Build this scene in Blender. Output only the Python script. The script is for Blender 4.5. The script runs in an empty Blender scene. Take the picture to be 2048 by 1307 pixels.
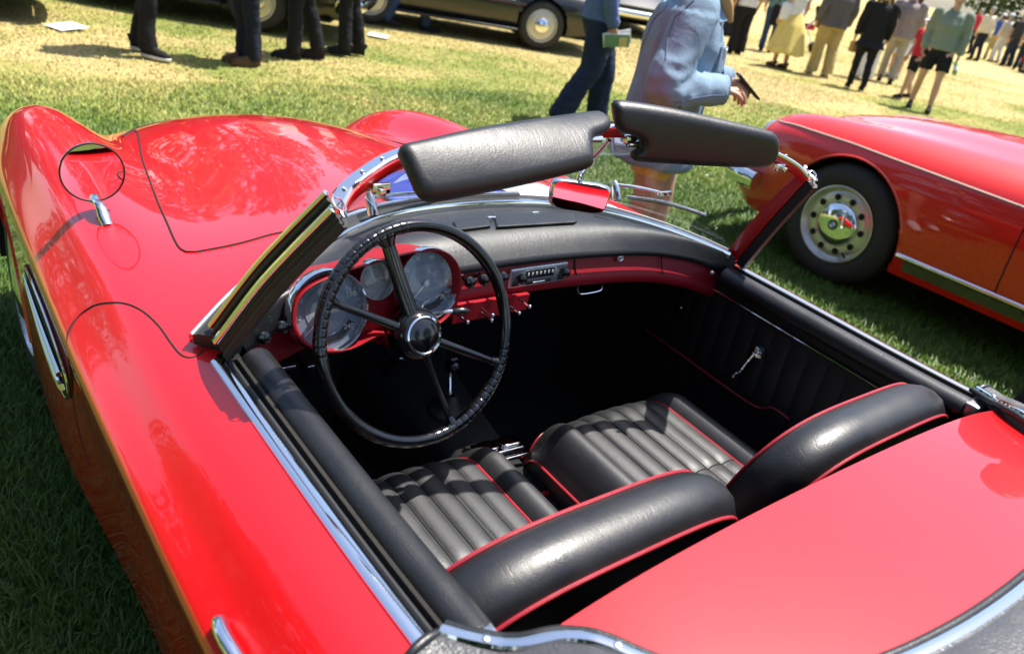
import bpy, bmesh, math, random
import numpy as np
from mathutils import Vector, Matrix
from mathutils.bvhtree import BVHTree

random.seed(5); RNG = np.random.default_rng(5)
R = math.radians
scene = bpy.context.scene
COL = scene.collection

# ------------------------------------------------------------------ camera
F_PX, YAW, PITCH, ROLL = 1631.6, R(42.44), R(25.92), R(10.95)
CAM = np.array([-1.0946, -0.5259, 1.5461])
_fw = np.array([math.sin(YAW)*math.cos(PITCH), math.cos(YAW)*math.cos(PITCH), -math.sin(PITCH)])
_rt = np.array([math.cos(YAW), -math.sin(YAW), 0.0]); _up = np.cross(_rt, _fw)
RT_ = math.cos(ROLL)*_rt + math.sin(ROLL)*_up
UP_ = -math.sin(ROLL)*_rt + math.cos(ROLL)*_up
cd = bpy.data.cameras.new('camera'); cam = bpy.data.objects.new('camera', cd); COL.objects.link(cam)
cd.sensor_width = 36; cd.lens = F_PX*36/2048; cd.clip_start = .02; cd.clip_end = 2000
cam.matrix_world = Matrix(((RT_[0], UP_[0], -_fw[0], CAM[0]), (RT_[1], UP_[1], -_fw[1], CAM[1]),
                           (RT_[2], UP_[2], -_fw[2], CAM[2]), (0, 0, 0, 1)))
cd.dof.use_dof = True; cd.dof.focus_distance = 1.65; cd.dof.aperture_fstop = 4.5
scene.camera = cam

# ------------------------------------------------------------------ sky, sun, exposure
SUN_AZ, SUN_EL = R(97), R(68.5)          # azimuth clockwise from +y
w = bpy.data.worlds.new('World'); scene.world = w; w.use_nodes = True
nt = w.node_tree; bg = nt.nodes['Background']
sky = nt.nodes.new('ShaderNodeTexSky'); sky.sky_type = 'NISHITA'; sky.sun_disc = False
sky.sun_elevation = SUN_EL; sky.sun_rotation = SUN_AZ; sky.air_density = 1.0; sky.dust_density = 1.6; sky.ozone_density = 1.0
nt.links.new(sky.outputs[0], bg.inputs[0]); bg.inputs[1].default_value = 0.13
sd = bpy.data.lights.new('sun', 'SUN'); sd.energy = 5.0; sd.angle = R(.53); sd.color = (1, .95, .87)
sun = bpy.data.objects.new('sun', sd); COL.objects.link(sun)
_s = Vector((math.sin(SUN_AZ)*math.cos(SUN_EL), math.cos(SUN_AZ)*math.cos(SUN_EL), math.sin(SUN_EL)))
sun.rotation_euler = _s.to_track_quat('Z', 'Y').to_euler(); sun.location = _s*30
vs = scene.view_settings; vs.view_transform = 'Standard'; vs.look = 'None'; vs.gamma = 1; vs.exposure = 1.0
scene.cycles.use_denoising = True
try: scene.cycles.denoiser = 'OPENIMAGEDENOISE'
except Exception: pass
scene.cycles.max_bounces = 10; scene.cycles.transparent_max_bounces = 16
scene.cycles.caustics_reflective = False; scene.cycles.caustics_refractive = False
scene.cycles.sample_clamp_indirect = 6

# ------------------------------------------------------------------ surveying: sight lines from the photograph
def sight(px, py):
    return (px-1024)/F_PX*RT_ - (py-653.5)/F_PX*UP_ + _fw
def _at(px, py, ax, v):
    d = sight(px, py); return CAM + d*((v-CAM[ax])/d[ax])
def ax_(px, py, v): return _at(px, py, 0, v)
def ay_(px, py, v): return _at(px, py, 1, v)
def az_(px, py, v): return _at(px, py, 2, v)
def apl(px, py, pt, n):
    d = sight(px, py); n = np.array(n, float); return CAM + d*(((np.array(pt)-CAM)@n)/(d@n))

# ------------------------------------------------------------------ materials
MATS = {}
def nodes(name):
    m = bpy.data.materials.new(name); m.use_nodes = True; t = m.node_tree
    MATS[name] = m
    return m, t, t.nodes['Principled BSDF']
def setp(b, **k):
    for a, v in k.items():
        a = a.replace('_', ' ')
        for i in b.inputs:
            if i.name.lower() == a.lower():
                i.default_value = (*v, 1) if isinstance(v, tuple) and len(v) == 3 else v
def texco(t): return t.nodes.new('ShaderNodeTexCoord').outputs['Object']
def noise(t, scale, detail=4, rough=.55, co=None, dim='3D'):
    n = t.nodes.new('ShaderNodeTexNoise'); n.inputs['Scale'].default_value = scale
    n.inputs['Detail'].default_value = detail; n.inputs['Roughness'].default_value = rough
    if co is not None: t.links.new(co, n.inputs['Vector'])
    return n.outputs[0]
def ramp(t, src, stops):
    r = t.nodes.new('ShaderNodeValToRGB'); e = r.color_ramp.elements
    while len(e) < len(stops): e.new(.5)
    for el, (p, c) in zip(e, stops): el.position = p; el.color = (*c, 1) if len(c) == 3 else c
    t.links.new(src, r.inputs[0]); return r.outputs[0]
def mixc(t, f, a, b):
    m = t.nodes.new('ShaderNodeMix'); m.data_type = 'RGBA'
    for s, v in ((m.inputs[0], f), (m.inputs[6], a), (m.inputs[7], b)):
        if isinstance(v, (int, float)): s.default_value = v
        elif isinstance(v, tuple): s.default_value = (*v, 1)
        else: t.links.new(v, s)
    return m.outputs[2]
def math_(t, op, a, b=0.0, c=None):
    m = t.nodes.new('ShaderNodeMath'); m.operation = op
    for s, v in zip(m.inputs, (a, b, c)):
        if v is None: continue
        if isinstance(v, (int, float)): s.default_value = v
        else: t.links.new(v, s)
    return m.outputs[0]
def bump(t, b, h, strength=.2, dist=.002):
    n = t.nodes.new('ShaderNodeBump'); n.inputs['Strength'].default_value = strength
    n.inputs['Distance'].default_value = dist
    t.links.new(h, n.inputs['Height']); t.links.new(n.outputs[0], b.inputs['Normal']); return n
def simple(name, col, rough=.5, metal=0.0, var=.12, vs_=40, spec=.5, bmp=0, bs=300, coat=0):
    m, t, b = nodes(name); setp(b, roughness=rough, metallic=metal, specular_ior_level=spec, coat_weight=coat)
    co = texco(t)
    if var:
        n = noise(t, vs_, 3, .6, co)
        c = mixc(t, n, tuple(x*(1-var) for x in col), tuple(min(1, x*(1+var)) for x in col))
        t.links.new(c, b.inputs['Base Color'])
    else: setp(b, base_color=col)
    if bmp: bump(t, b, noise(t, bs, 2, .5, co), bmp, .002)
    return m
def paint(name, col):
    m, t, b = nodes(name); co = texco(t)
    setp(b, base_color=col, roughness=.38, specular_ior_level=.35, coat_weight=1.0, coat_roughness=.025, coat_ior=1.52)
    d = noise(t, 260, 2, .5, co); r = ramp(t, d, [(.60, (.02,)*3), (.75, (.10,)*3)])
    mp = t.nodes.new('ShaderNodeMapping'); mp.inputs['Rotation'].default_value = (0, 0, .5); mp.inputs['Scale'].default_value = (28, 900, 120); t.links.new(co, mp.inputs[0])
    sc = math_(t, 'MULTIPLY', ramp(t, noise(t, 1.0, 1, .4, mp.outputs[0]), [(.74, (0,)*3), (.80, (1,)*3)]), ramp(t, noise(t, 5, 2, .5, co), [(.55, (0,)*3), (.66, (1,)*3)]))
    t.links.new(math_(t, 'ADD', r, math_(t, 'MULTIPLY', sc, .45)), b.inputs['Coat Roughness'])
    wv = noise(t, 3.2, 2, .5, co); dust = math_(t, 'MULTIPLY', noise(t, 700, 2, .7, co), wv)
    t.links.new(mixc(t, ramp(t, dust, [(.30, (0,)*3), (.48, (.025,)*3)]), col, (.45, .30, .27)), b.inputs['Base Color'])
    n = t.nodes.new('ShaderNodeBump'); n.inputs['Strength'].default_value = .0015; n.inputs['Distance'].default_value = .001
    t.links.new(noise(t, 90, 2, .5, co), n.inputs['Height']); t.links.new(n.outputs[0], b.inputs['Coat Normal'])
    return m
paint('red_paint', (.60, .002, .005)); paint('orange_red_paint', (.66, .010, .003))
paint('black_paint', (.006, .006, .007)); paint('reflection_green_black', (.006, .011, .008))  # green-black is the colour of the reflection painted along the sill
def chrome(name, rough, col=(.82, .83, .85)):
    m, t, b = nodes(name); setp(b, base_color=col, metallic=1.0, roughness=rough)
    co = texco(t); r = ramp(t, noise(t, 60, 3, .6, co), [(.3, (rough*.6,)*3), (.8, (rough*1.8,)*3)])
    t.links.new(r, b.inputs['Roughness']); return m
chrome('chrome', .05); chrome('brushed', .28, (.62, .63, .66)); chrome('mirror_glass', .012, (.88, .88, .9))
def leather(name, col, rough=.42, grain=600, st=.12, spec=.8, crease=.7):
    m, t, b = nodes(name); co = texco(t)
    setp(b, specular_ior_level=spec)
    v = t.nodes.new('ShaderNodeTexVoronoi'); v.inputs['Scale'].default_value = grain; t.links.new(co, v.inputs['Vector'])
    n1 = noise(t, 30, 5, .6, co); n2 = noise(t, 170, 3, .6, co)
    h = math_(t, 'MULTIPLY_ADD', n2, .8, v.outputs[0])
    mp = t.nodes.new('ShaderNodeMapping'); mp.inputs['Rotation'].default_value = (.3, .2, .5); mp.inputs['Scale'].default_value = (46, 11, 15); t.links.new(co, mp.inputs[0])
    cr3 = noise(t, 1.0, 4, .55, mp.outputs[0]); cre = ramp(t, math_(t, 'ABSOLUTE', math_(t, 'SUBTRACT', cr3, .5)), [(0.0, (0,)*3), (.035, (1,)*3)])
    h = math_(t, 'MULTIPLY_ADD', cre, crease, h)
    bump(t, b, h, st, .0008)
    t.links.new(mixc(t, n1, tuple(x*.75 for x in col), tuple(x*1.3 for x in col)), b.inputs['Base Color'])
    t.links.new(ramp(t, noise(t, 14, 5, .65, co), [(.3, (rough-.07,)*3), (.75, (rough+.09,)*3)]), b.inputs['Roughness'])
    return m
leather('black_leather', (.009, .0092, .0106), .41, st=.22, spec=.7); leather('black_vinyl', (.009, .0093, .011), .43, 420, .22, spec=.6)
leather('grey_black_hide', (.045, .046, .050), .47, 260, .7); leather('seat_leather', (.013, .0132, .015), .50, st=.2, spec=1.0)
leather('red_piping', (.30, .008, .018), .42, 700, .25, crease=0)
simple('rubber', (.018, .018, .019), .6, var=.3, vs_=80, bmp=.1); simple('black_plastic', (.008, .008, .009), .22, var=.1, coat=.5)
simple('bakelite', (.006, .006, .0065), .16, var=.1, coat=.6); simple('carpet', (.010, .010, .011), .95, var=.5, vs_=500, bmp=.8, bs=900)
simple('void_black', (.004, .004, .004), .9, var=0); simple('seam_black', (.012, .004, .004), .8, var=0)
simple('dark_trim', (.009, .009, .010), .5, var=.2); simple('felt', (.03, .026, .022), .95, var=.6, vs_=600, bmp=.6, bs=800)
simple('tyre', (.022, .022, .021), .75, var=.35, vs_=25, bmp=.2, bs=200)
simple('dash_red', (.30, .004, .012), .5, var=.05, spec=.35)
def glass(name, tint=(.97, .985, .98), ior=1.5):
    m = bpy.data.materials.new(name); m.use_nodes = True; t = m.node_tree; MATS[name] = m
    t.nodes.remove(t.nodes['Principled BSDF']); o = t.nodes['Material Output']
    tr = t.nodes.new('ShaderNodeBsdfTransparent'); tr.inputs[0].default_value = (*tint, 1)
    gl = t.nodes.new('ShaderNodeBsdfGlossy'); gl.inputs['Roughness'].default_value = .015
    ge = t.nodes.new('ShaderNodeNewGeometry'); dp = t.nodes.new('ShaderNodeVectorMath'); dp.operation = 'DOT_PRODUCT'
    t.links.new(ge.outputs['Normal'], dp.inputs[0]); t.links.new(ge.outputs['Incoming'], dp.inputs[1])
    f0 = ((ior-1)/(ior+1))**2*1.6; g = math_(t, 'SUBTRACT', 1.0, math_(t, 'ABSOLUTE', dp.outputs['Value']))
    fres = math_(t, 'MULTIPLY_ADD', math_(t, 'POWER', g, 5.0), 1-f0, f0)
    mx = t.nodes.new('ShaderNodeMixShader'); t.links.new(fres, mx.inputs[0])
    t.links.new(tr.outputs[0], mx.inputs[1]); t.links.new(gl.outputs[0], mx.inputs[2]); t.links.new(mx.outputs[0], o.inputs[0])
    return m
glass('clear_glass'); glass('dial_glass', (.97, .98, 1.0), 1.45)

# ------------------------------------------------------------------ mesh helpers
def link(o, parent=None, **props):
    COL.objects.link(o)
    if parent is not None: o.parent = parent
    for k, v in props.items(): o[k] = v
    return o
def mesh_obj(name, V, F, mat, parent=None, smooth=True, normals=None, **props):
    me = bpy.data.meshes.new(name); V = np.asarray(V, float)
    me.from_pydata(V.tolist(), [], [tuple(int(i) for i in f) for f in F]); me.update()
    if smooth: me.polygons.foreach_set('use_smooth', [True]*len(me.polygons))
    if isinstance(mat, (list, tuple)):
        for m in mat: me.materials.append(MATS[m])
    else: me.materials.append(MATS[mat])
    if normals is not None: me.normals_split_custom_set_from_vertices(np.asarray(normals).tolist())
    return link(bpy.data.objects.new(name, me), parent, **props)
def thing(name, label, cat, loc=(0, 0, 0), rz=0, group=None):
    o = bpy.data.objects.new(name, None); o.location = loc; o.rotation_euler.z = rz; o.empty_display_size = .1
    link(o, None, label=label, category=cat)
    if group: o['group'] = group
    return o
def unit(v):
    v = np.asarray(v, float); return v/max(np.linalg.norm(v), 1e-12)
def cr(pts, n=8, closed=False):
    P = np.asarray(pts, float); out = []; m = len(P)
    rng = range(m if closed else m-1)
    for i in rng:
        if closed: p0, p1, p2, p3 = P[(i-1) % m], P[i], P[(i+1) % m], P[(i+2) % m]
        else: p0, p1, p2, p3 = P[max(i-1, 0)], P[i], P[i+1], P[min(i+2, m-1)]
        for k in range(n):
            t = k/n
            out.append(.5*((2*p1)+(-p0+p2)*t+(2*p0-5*p1+4*p2-p3)*t*t+(-p0+3*p1-3*p2+p3)*t**3))
    if not closed: out.append(P[-1])
    return np.array(out)
def resample(P, n, closed=False):
    P = np.asarray(P, float)
    if closed: P = np.vstack([P, P[:1]])
    d = np.r_[0, np.cumsum(np.linalg.norm(np.diff(P, axis=0), axis=1))]
    t = np.linspace(0, d[-1], n, endpoint=not closed)
    return np.stack([np.interp(t, d, P[:, k]) for k in range(P.shape[1])], 1)
def gridF(nu, nv, wu=False, wv=False, off=0):
    F = []
    for i in range(nu if wu else nu-1):
        for j in range(nv if wv else nv-1):
            a = i*nv+j; b = ((i+1) % nu)*nv+j; c = ((i+1) % nu)*nv+(j+1) % nv; d = i*nv+(j+1) % nv
            F.append((off+a, off+b, off+c, off+d))
    return F
def inpoly(x, y, P):
    r = np.zeros(len(x), bool); n = len(P)
    for i in range(n):
        x1, y1 = P[i]; x2, y2 = P[(i+1) % n]
        c = ((y1 > y) != (y2 > y)); r ^= c & (x < (x2-x1)*(y-y1)/((y2-y1) if y2 != y1 else 1e-9)+x1)
    return r
class MB:
    def __init__(s): s.V = []; s.F = []; s.n = 0
    def add(s, V, F):
        V = np.asarray(V, float).reshape(-1, 3); s.V.append(V)
        s.F += [tuple(i+s.n for i in f) for f in F]; s.n += len(V); return s
    def tube(s, pts, r, n=8, closed=False, cap=True, up=None, flat=1.0):
        P = np.asarray(pts, float); m = len(P)
        T = np.roll(P, -1, 0)-np.roll(P, 1, 0) if closed else np.gradient(P, axis=0)
        T /= np.maximum(np.linalg.norm(T, axis=1), 1e-12)[:, None]
        rr = np.broadcast_to(np.asarray(r, float), (m,)) if np.ndim(r) <= 1 else None
        u0 = np.array(up, float) if up is not None else (np.array([0, 0, 1.]) if abs(T[0][2]) < .9 else np.array([1., 0, 0]))
        V = []; U = u0
        a = np.linspace(0, 2*np.pi, n, endpoint=False)
        for i in range(m):
            U = (u0 if up is not None else U); U = U-T[i]*(U@T[i]); U = unit(U); S = np.cross(T[i], U)
            V.append(P[i]+rr[i]*(np.cos(a)[:, None]*S+flat*np.sin(a)[:, None]*U))
        F = gridF(m, n, closed, True)
        V = np.vstack(V)
        if cap and not closed:
            F.append(tuple(range(n))[::-1]); F.append(tuple((m-1)*n+k for k in range(n)))
        return s.add(V, F)
    def sweep(s, pts, prof, up=(0, 0, 1), closed=False, cap=True, prof_closed=True):
        """prof: (side, up) offsets; side = tangent x up"""
        P = np.asarray(pts, float); m = len(P); n = len(prof); up = np.asarray(up, float)
        T = np.roll(P, -1, 0)-np.roll(P, 1, 0) if closed else np.gradient(P, axis=0)
        V = []
        for i in range(m):
            t = unit(T[i]); u = up if up.ndim == 1 else up[i]; sd_ = unit(np.cross(t, u)); uu = np.cross(sd_, t)
            pr = prof if not callable(prof) else prof(i/(m-1))
            for a, b in pr: V.append(P[i]+a*sd_+b*uu)
        F = gridF(m, n, closed, prof_closed)
        if cap and not closed and prof_closed:
            F.append(tuple(range(n))[::-1]); F.append(tuple((m-1)*n+k for k in range(n)))
        return s.add(V, F)
    def lathe(s, prof, org, axis, n=32, cap=False):
        """prof: (radius, height along axis)"""
        axis = unit(axis); e1 = unit(np.cross(axis, [0.3, .2, 1.] if abs(axis[2]) < .9 else [1., 0, 0])); e2 = np.cross(axis, e1)
        V = []
        for r_, h in prof:
            for k in range(n):
                a = 2*math.pi*k/n; V.append(np.asarray(org)+axis*h+r_*(math.cos(a)*e1+math.sin(a)*e2))
        F = [f[::-1] for f in gridF(len(prof), n, False, True)]
        if cap and prof[0][0] > 1e-6: F.append(tuple(range(n)))
        if cap and prof[-1][0] > 1e-6: F.append(tuple((len(prof)-1)*n+k for k in range(n))[::-1])
        return s.add(V, [f[::-1] for f in F])
    def box(s, c, size, rot=None, bev=0.0):
        bm = bmesh.new(); bmesh.ops.create_cube(bm, size=1)
        for v in bm.verts: v.co = Vector([v.co[i]*size[i] for i in range(3)])
        if bev: bmesh.ops.bevel(bm, geom=list(bm.edges), offset=bev, segments=3, profile=.5, affect='EDGES')
        M = np.array(rot) if rot is not None else np.eye(3)
        V = np.array([v.co[:] for v in bm.verts])@M.T+np.asarray(c, float); bm.verts.index_update()
        F = [tuple(v.index for v in f.verts) for f in bm.faces]; bm.free(); return s.add(V, F)
    def ball(s, c, r, n=12, m=8, rot=None):
        r = np.broadcast_to(np.asarray(r, float), (3,)); V = []
        for i in range(m+1):
            th = math.pi*i/m
            for k in range(n):
                a = 2*math.pi*k/n; V.append([math.sin(th)*math.cos(a)*r[0], math.sin(th)*math.sin(a)*r[1], math.cos(th)*r[2]])
        V = np.array(V)
        if rot is not None: V = V@np.array(rot).T
        return s.add(V+np.asarray(c, float), [f[::-1] for f in gridF(m+1, n, False, True)][:])
    def pillow(s, poly, nrm, T, rim=.35, dome=.15, seg=6, fill=5):
        """closed pad: poly (k,3) on its mid-plane, thickness T, rounded rim (rim = inset in metres)"""
        P = np.asarray(poly, float); nrm = unit(nrm); c = P.mean(0); k = len(P)
        d = np.linalg.norm(P-c, axis=1)[:, None]
        rings = []
        for side in (1, -1):
            rs = []
            for i in range(seg+1):
                a = math.pi/2*i/seg
                rs.append(c+(P-c)*(1-rim*(1-math.cos(a))/d)+nrm*side*T/2*math.sin(a))
            base = rs[-1]
            for i in range(1, fill):
                f = 1-i/fill; rs.append(c+nrm*side*T/2+(base-c-nrm*side*T/2)*f+nrm*side*dome*T*(1-f*f))
            rings.append((rs, c+nrm*side*T/2*(1+2*dome)))
        top, tc = rings[0]; bot, bc = rings[1]
        allr = top[::-1]+bot[1:]
        V = np.vstack(allr+[tc[None], bc[None]]); F = gridF(len(allr), k, False, True); o = len(allr)*k
        for j in range(k):
            F.append((o, j, (j+1) % k)); e = (len(allr)-1)*k; F.append((o+1, e+(j+1) % k, e+j))
        return s.add(V, F)
    def pad(s, poly, nrm, upv, T, rim, bend=0.0, seg=6, cell=.012):
        """stuffed pad of any outline: true inset rim, flat faces bent about the upv axis"""
        P = np.asarray(poly, float); nrm = unit(nrm); c = P.mean(0); v = unit(np.asarray(upv)-nrm*(np.asarray(upv)@nrm)); u = np.cross(v, nrm)
        Q = np.stack([(P-c)@u, (P-c)@v], 1)
        if np.sum(Q[:, 0]*np.roll(Q[:, 1], -1)-np.roll(Q[:, 0], -1)*Q[:, 1]) < 0: Q = Q[::-1]
        k = len(Q); t = np.roll(Q, -1, 0)-np.roll(Q, 1, 0); t /= np.linalg.norm(t, axis=1)[:, None]; inn = np.stack([-t[:, 1], t[:, 0]], 1)
        for _ in range(4): inn = (np.roll(inn, 1, 0)+2*inn+np.roll(inn, -1, 0))/4
        inn /= np.linalg.norm(inn, axis=1)[:, None]; rows = []; L3 = lambda q, h: c+q[:, :1]*u+q[:, 1:2]*v+(h-bend*q[:, 1:2]**2)*nrm
        for i in range(-seg, seg+1):
            a = math.pi/2*i/seg; rows.append(L3(Q+inn*rim*(1-math.cos(a)), T/2*math.sin(a)))
        s.add(np.vstack(rows), gridF(2*seg+1, k, False, True)); R2 = Q+inn*rim
        from mathutils.geometry import delaunay_2d_cdt
        lo, hi = R2.min(0), R2.max(0); gx, gy = np.meshgrid(np.arange(lo[0]+cell/2, hi[0], cell), np.arange(lo[1]+cell/2, hi[1], cell)); g = np.stack([gx.ravel(), gy.ravel()], 1)
        ins = inpoly(g[:, 0], g[:, 1], R2); g = g[ins]; g = g[[np.min(np.linalg.norm(R2-q, axis=1)) > cell*.6 for q in g]]
        vv, _, ff, *_r = delaunay_2d_cdt([Vector(q) for q in np.vstack([R2, g])], [], [list(range(k))], 1, 1e-7); vv = np.array([q[:] for q in vv])
        s.add(L3(vv, T/2), [tuple(f) for f in ff]); s.add(L3(vv, -T/2), [tuple(f)[::-1] for f in ff]); return s
    def build(s, name, mat, parent=None, smooth=True, sharp=40, fix=True, **props):
        V = np.vstack(s.V); me = bpy.data.meshes.new(name); me.from_pydata(V.tolist(), [], s.F)
        if fix:
            bm = bmesh.new(); bm.from_mesh(me); bmesh.ops.remove_doubles(bm, verts=bm.verts, dist=1e-6)
            bmesh.ops.recalc_face_normals(bm, faces=bm.faces); bm.to_mesh(me); bm.free()
        me.update(); me.materials.append(MATS[mat])
        if smooth:
            me.polygons.foreach_set('use_smooth', [True]*len(me.polygons))
            if sharp: me.set_sharp_from_angle(angle=R(sharp))
        return link(bpy.data.objects.new(name, me), parent, **props)
TMP = bpy.data.scenes.new('tmp_work')
def evaluated(o):
    TMP.collection.objects.link(o)
    with bpy.context.temp_override(scene=TMP, view_layer=TMP.view_layers[0]):
        dg = bpy.context.evaluated_depsgraph_get(); return bpy.data.meshes.new_from_object(o.evaluated_get(dg))
def text_mesh(txt, size, M, name, mat, parent, extrude=.0):
    cu = bpy.data.curves.new('t', 'FONT'); cu.body = txt; cu.size = size; cu.align_x = 'CENTER'; cu.align_y = 'CENTER'; cu.extrude = extrude
    o = bpy.data.objects.new('t', cu); me = evaluated(o); bpy.data.objects.remove(o)
    me.transform(M); me.materials.clear(); me.materials.append(MATS[mat]); me.name = name
    return link(bpy.data.objects.new(name, me), parent)

# ------------------------------------------------------------------ ground and grass
def grass_colour(t, co):
    """returns (colour, dryness) shared by soil sheet and blades; worn straw patches by place on the lawn"""
    sep = t.nodes.new('ShaderNodeSeparateXYZ'); t.links.new(co, sep.inputs[0])
    big = noise(t, .22, 4, .6, co); mid = noise(t, 1.1, 5, .65, co); fine = noise(t, 9, 3, .6, co)
    dry = math_(t, 'MULTIPLY_ADD', mid, .55, big)                     # ~ .5..1.1
    # the lawn is worn where people walk, ahead of the parked cars
    far = t.nodes.new('ShaderNodeMapRange'); far.inputs[1].default_value = 3.6; far.inputs[2].default_value = 7.0
    far.inputs[3].default_value = -.24; far.inputs[4].default_value = .12; t.links.new(sep.outputs[1], far.inputs[0])
    dry = math_(t, 'ADD', dry, far.outputs[0])
    rgt = t.nodes.new('ShaderNodeMapRange'); rgt.inputs[1].default_value = 3.5; rgt.inputs[2].default_value = 7
    rgt.inputs[3].default_value = 0.0; rgt.inputs[4].default_value = .10; t.links.new(sep.outputs[0], rgt.inputs[0])
    dry = math_(t, 'ADD', dry, rgt.outputs[0])
    return dry, mid, fine
def soil_mat():
    m, t, b = nodes('lawn'); co = texco(t); setp(b, roughness=.95, specular_ior_level=.1)
    dry, mid, fine = grass_colour(t, co)
    c = ramp(t, dry, [(.60, (.11, .18, .030)), (.78, (.29, .32, .075)), (.92, (.55, .44, .17)), (1.0, (.64, .50, .22))])
    c2 = mixc(t, math_(t, 'MULTIPLY', fine, .5), c, (.10, .085, .035)); t.links.new(c2, b.inputs['Base Color'])
    bump(t, b, math_(t, 'ADD', noise(t, 60, 4, .7, co), noise(t, 7, 3, .6, co)), .9, .03)
    return m
def blade_mat():
    m, t, b = nodes('grass_blade'); co = texco(t); setp(b, roughness=.5, specular_ior_level=.35)
    dry, mid, fine = grass_colour(t, co)
    at = t.nodes.new('ShaderNodeAttribute'); at.attribute_name = 'tone'; at.attribute_type = 'GEOMETRY'
    d2 = math_(t, 'ADD', dry, math_(t, 'MULTIPLY_ADD', at.outputs['Fac'], .22, -.13))
    c = ramp(t, d2, [(.52, (.085, .17, .018)), (.70, (.22, .31, .045)), (.86, (.50, .46, .13)), (1.0, (.68, .54, .23))])
    t.links.new(c, b.inputs['Base Color'])
    ge = t.nodes.new('ShaderNodeNewGeometry'); vm = t.nodes.new('ShaderNodeVectorMath'); vm.operation = 'MULTIPLY_ADD'; vm.inputs[1].default_value = (.6, .6, .6); vm.inputs[2].default_value = (0, 0, .9)
    t.links.new(ge.outputs['Normal'], vm.inputs[0]); nn = t.nodes.new('ShaderNodeVectorMath'); nn.operation = 'NORMALIZE'; t.links.new(vm.outputs[0], nn.inputs[0]); t.links.new(nn.outputs[0], b.inputs['Normal'])
    tr = t.nodes.new('ShaderNodeBsdfTranslucent'); t.links.new(c, tr.inputs[0]); mx = t.nodes.new('ShaderNodeMixShader')
    mx.inputs[0].default_value = .3; t.links.new(b.outputs[0], mx.inputs[1]); t.links.new(tr.outputs[0], mx.inputs[2])
    t.links.new(mx.outputs[0], t.nodes['Material Output'].inputs[0]); return m
soil_mat(); blade_mat()
def ground():
    # one sheet, finer and gently uneven near the cars, out to the horizon
    xs = np.r_[-400, -120, -40, -15, np.linspace(-6, 20, 66), 40, 100, 400]; ys = np.r_[-400, -120, -30, -8, np.linspace(-3, 24, 68), 45, 110, 400]
    X, Y = np.meshgrid(xs, ys, indexing='ij'); Z = -.012+.012*np.sin(X*1.7+Y*.6)*np.sin(Y*1.3-X*.4)
    Z = np.where((np.abs(X-7) < 14) & (np.abs(Y-10) < 14), Z, -.012)
    mesh_obj('ground', np.stack([X, Y, Z], -1).reshape(-1, 3), gridF(len(xs), len(ys)), 'lawn', kind='structure')
ground()
def grass():
    rg = np.random.default_rng(11); parts = []
    def zone(n, x0, x1, y0, y1, h, wd, keep=None):
        x = rg.uniform(x0, x1, n); y = rg.uniform(y0, y1, n)
        if keep is not None:
            k = keep(x, y); x, y = x[k], y[k]
        parts.append((x, y, h*rg.uniform(.5, 1.25, len(x)), wd*rg.uniform(.7, 1.3, len(x))))
    zone(62000, -1.75, -.45, .5, 3.4, .046, .0027)
    zone(75000, .75, 4.2, -1.2, 3.2, .042, .0032)
    zone(105000, -2.2, 4.6, 3.0, 6.2, .030, .0042, lambda x, y: (x < 2.2) | (y > 2.6))
    zone(34000, 2.4, 9, 1.0, 6.2, .034, .0055)
    zone(75000, -1.5, 11.5, 6.2, 12, .020, .0065)
    zone(45000, 8, 24, 2.6, 14, .020, .009)
    X, Y, H, W = [np.concatenate([p[k] for p in parts]) for k in range(4)]; n = len(X)
    az = rg.uniform(0, 2*np.pi, n); lean = H*rg.uniform(.15, .95, n); la = rg.uniform(0, 2*np.pi, n)
    dx, dy = np.cos(az)*W, np.sin(az)*W; lx, ly = np.cos(la)*lean, np.sin(la)*lean
    z0 = -.014+.012*np.sin(X*1.7+Y*.6)*np.sin(Y*1.3-X*.4)
    V = np.empty((n, 5, 3))
    V[:, 0] = np.stack([X-dx, Y-dy, z0], 1); V[:, 1] = np.stack([X+dx, Y+dy, z0], 1)
    V[:, 2] = np.stack([X-dx*.8+lx*.35, Y-dy*.8+ly*.35, z0+H*.6], 1); V[:, 3] = np.stack([X+dx*.8+lx*.35, Y+dy*.8+ly*.35, z0+H*.6], 1)
    V[:, 4] = np.stack([X+lx, Y+ly, z0+H*.95], 1)
    b = np.arange(n)*5
    me = bpy.data.meshes.new('grass'); me.vertices.add(n*5); me.vertices.foreach_set('co', V.reshape(-1))
    li = np.stack([b, b+1, b+3, b+2, b+2, b+3, b+4], 1).reshape(-1)
    me.loops.add(n*7); me.loops.foreach_set('vertex_index', li)
    me.polygons.add(n*2); ls = np.stack([np.arange(n)*7, np.arange(n)*7+4], 1).reshape(-1)
    me.polygons.foreach_set('loop_start', ls); me.update(calc_edges=True); me.validate()
    a = me.attributes.new('tone', 'FLOAT', 'POINT'); a.data.foreach_set('value', np.repeat(rg.uniform(0, 1, n), 5))
    me.materials.append(MATS['grass_blade'])
    link(bpy.data.objects.new('grass', me), None, kind='stuff', label='mown green and straw coloured lawn under the parked cars', category='grass')
grass()

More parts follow.
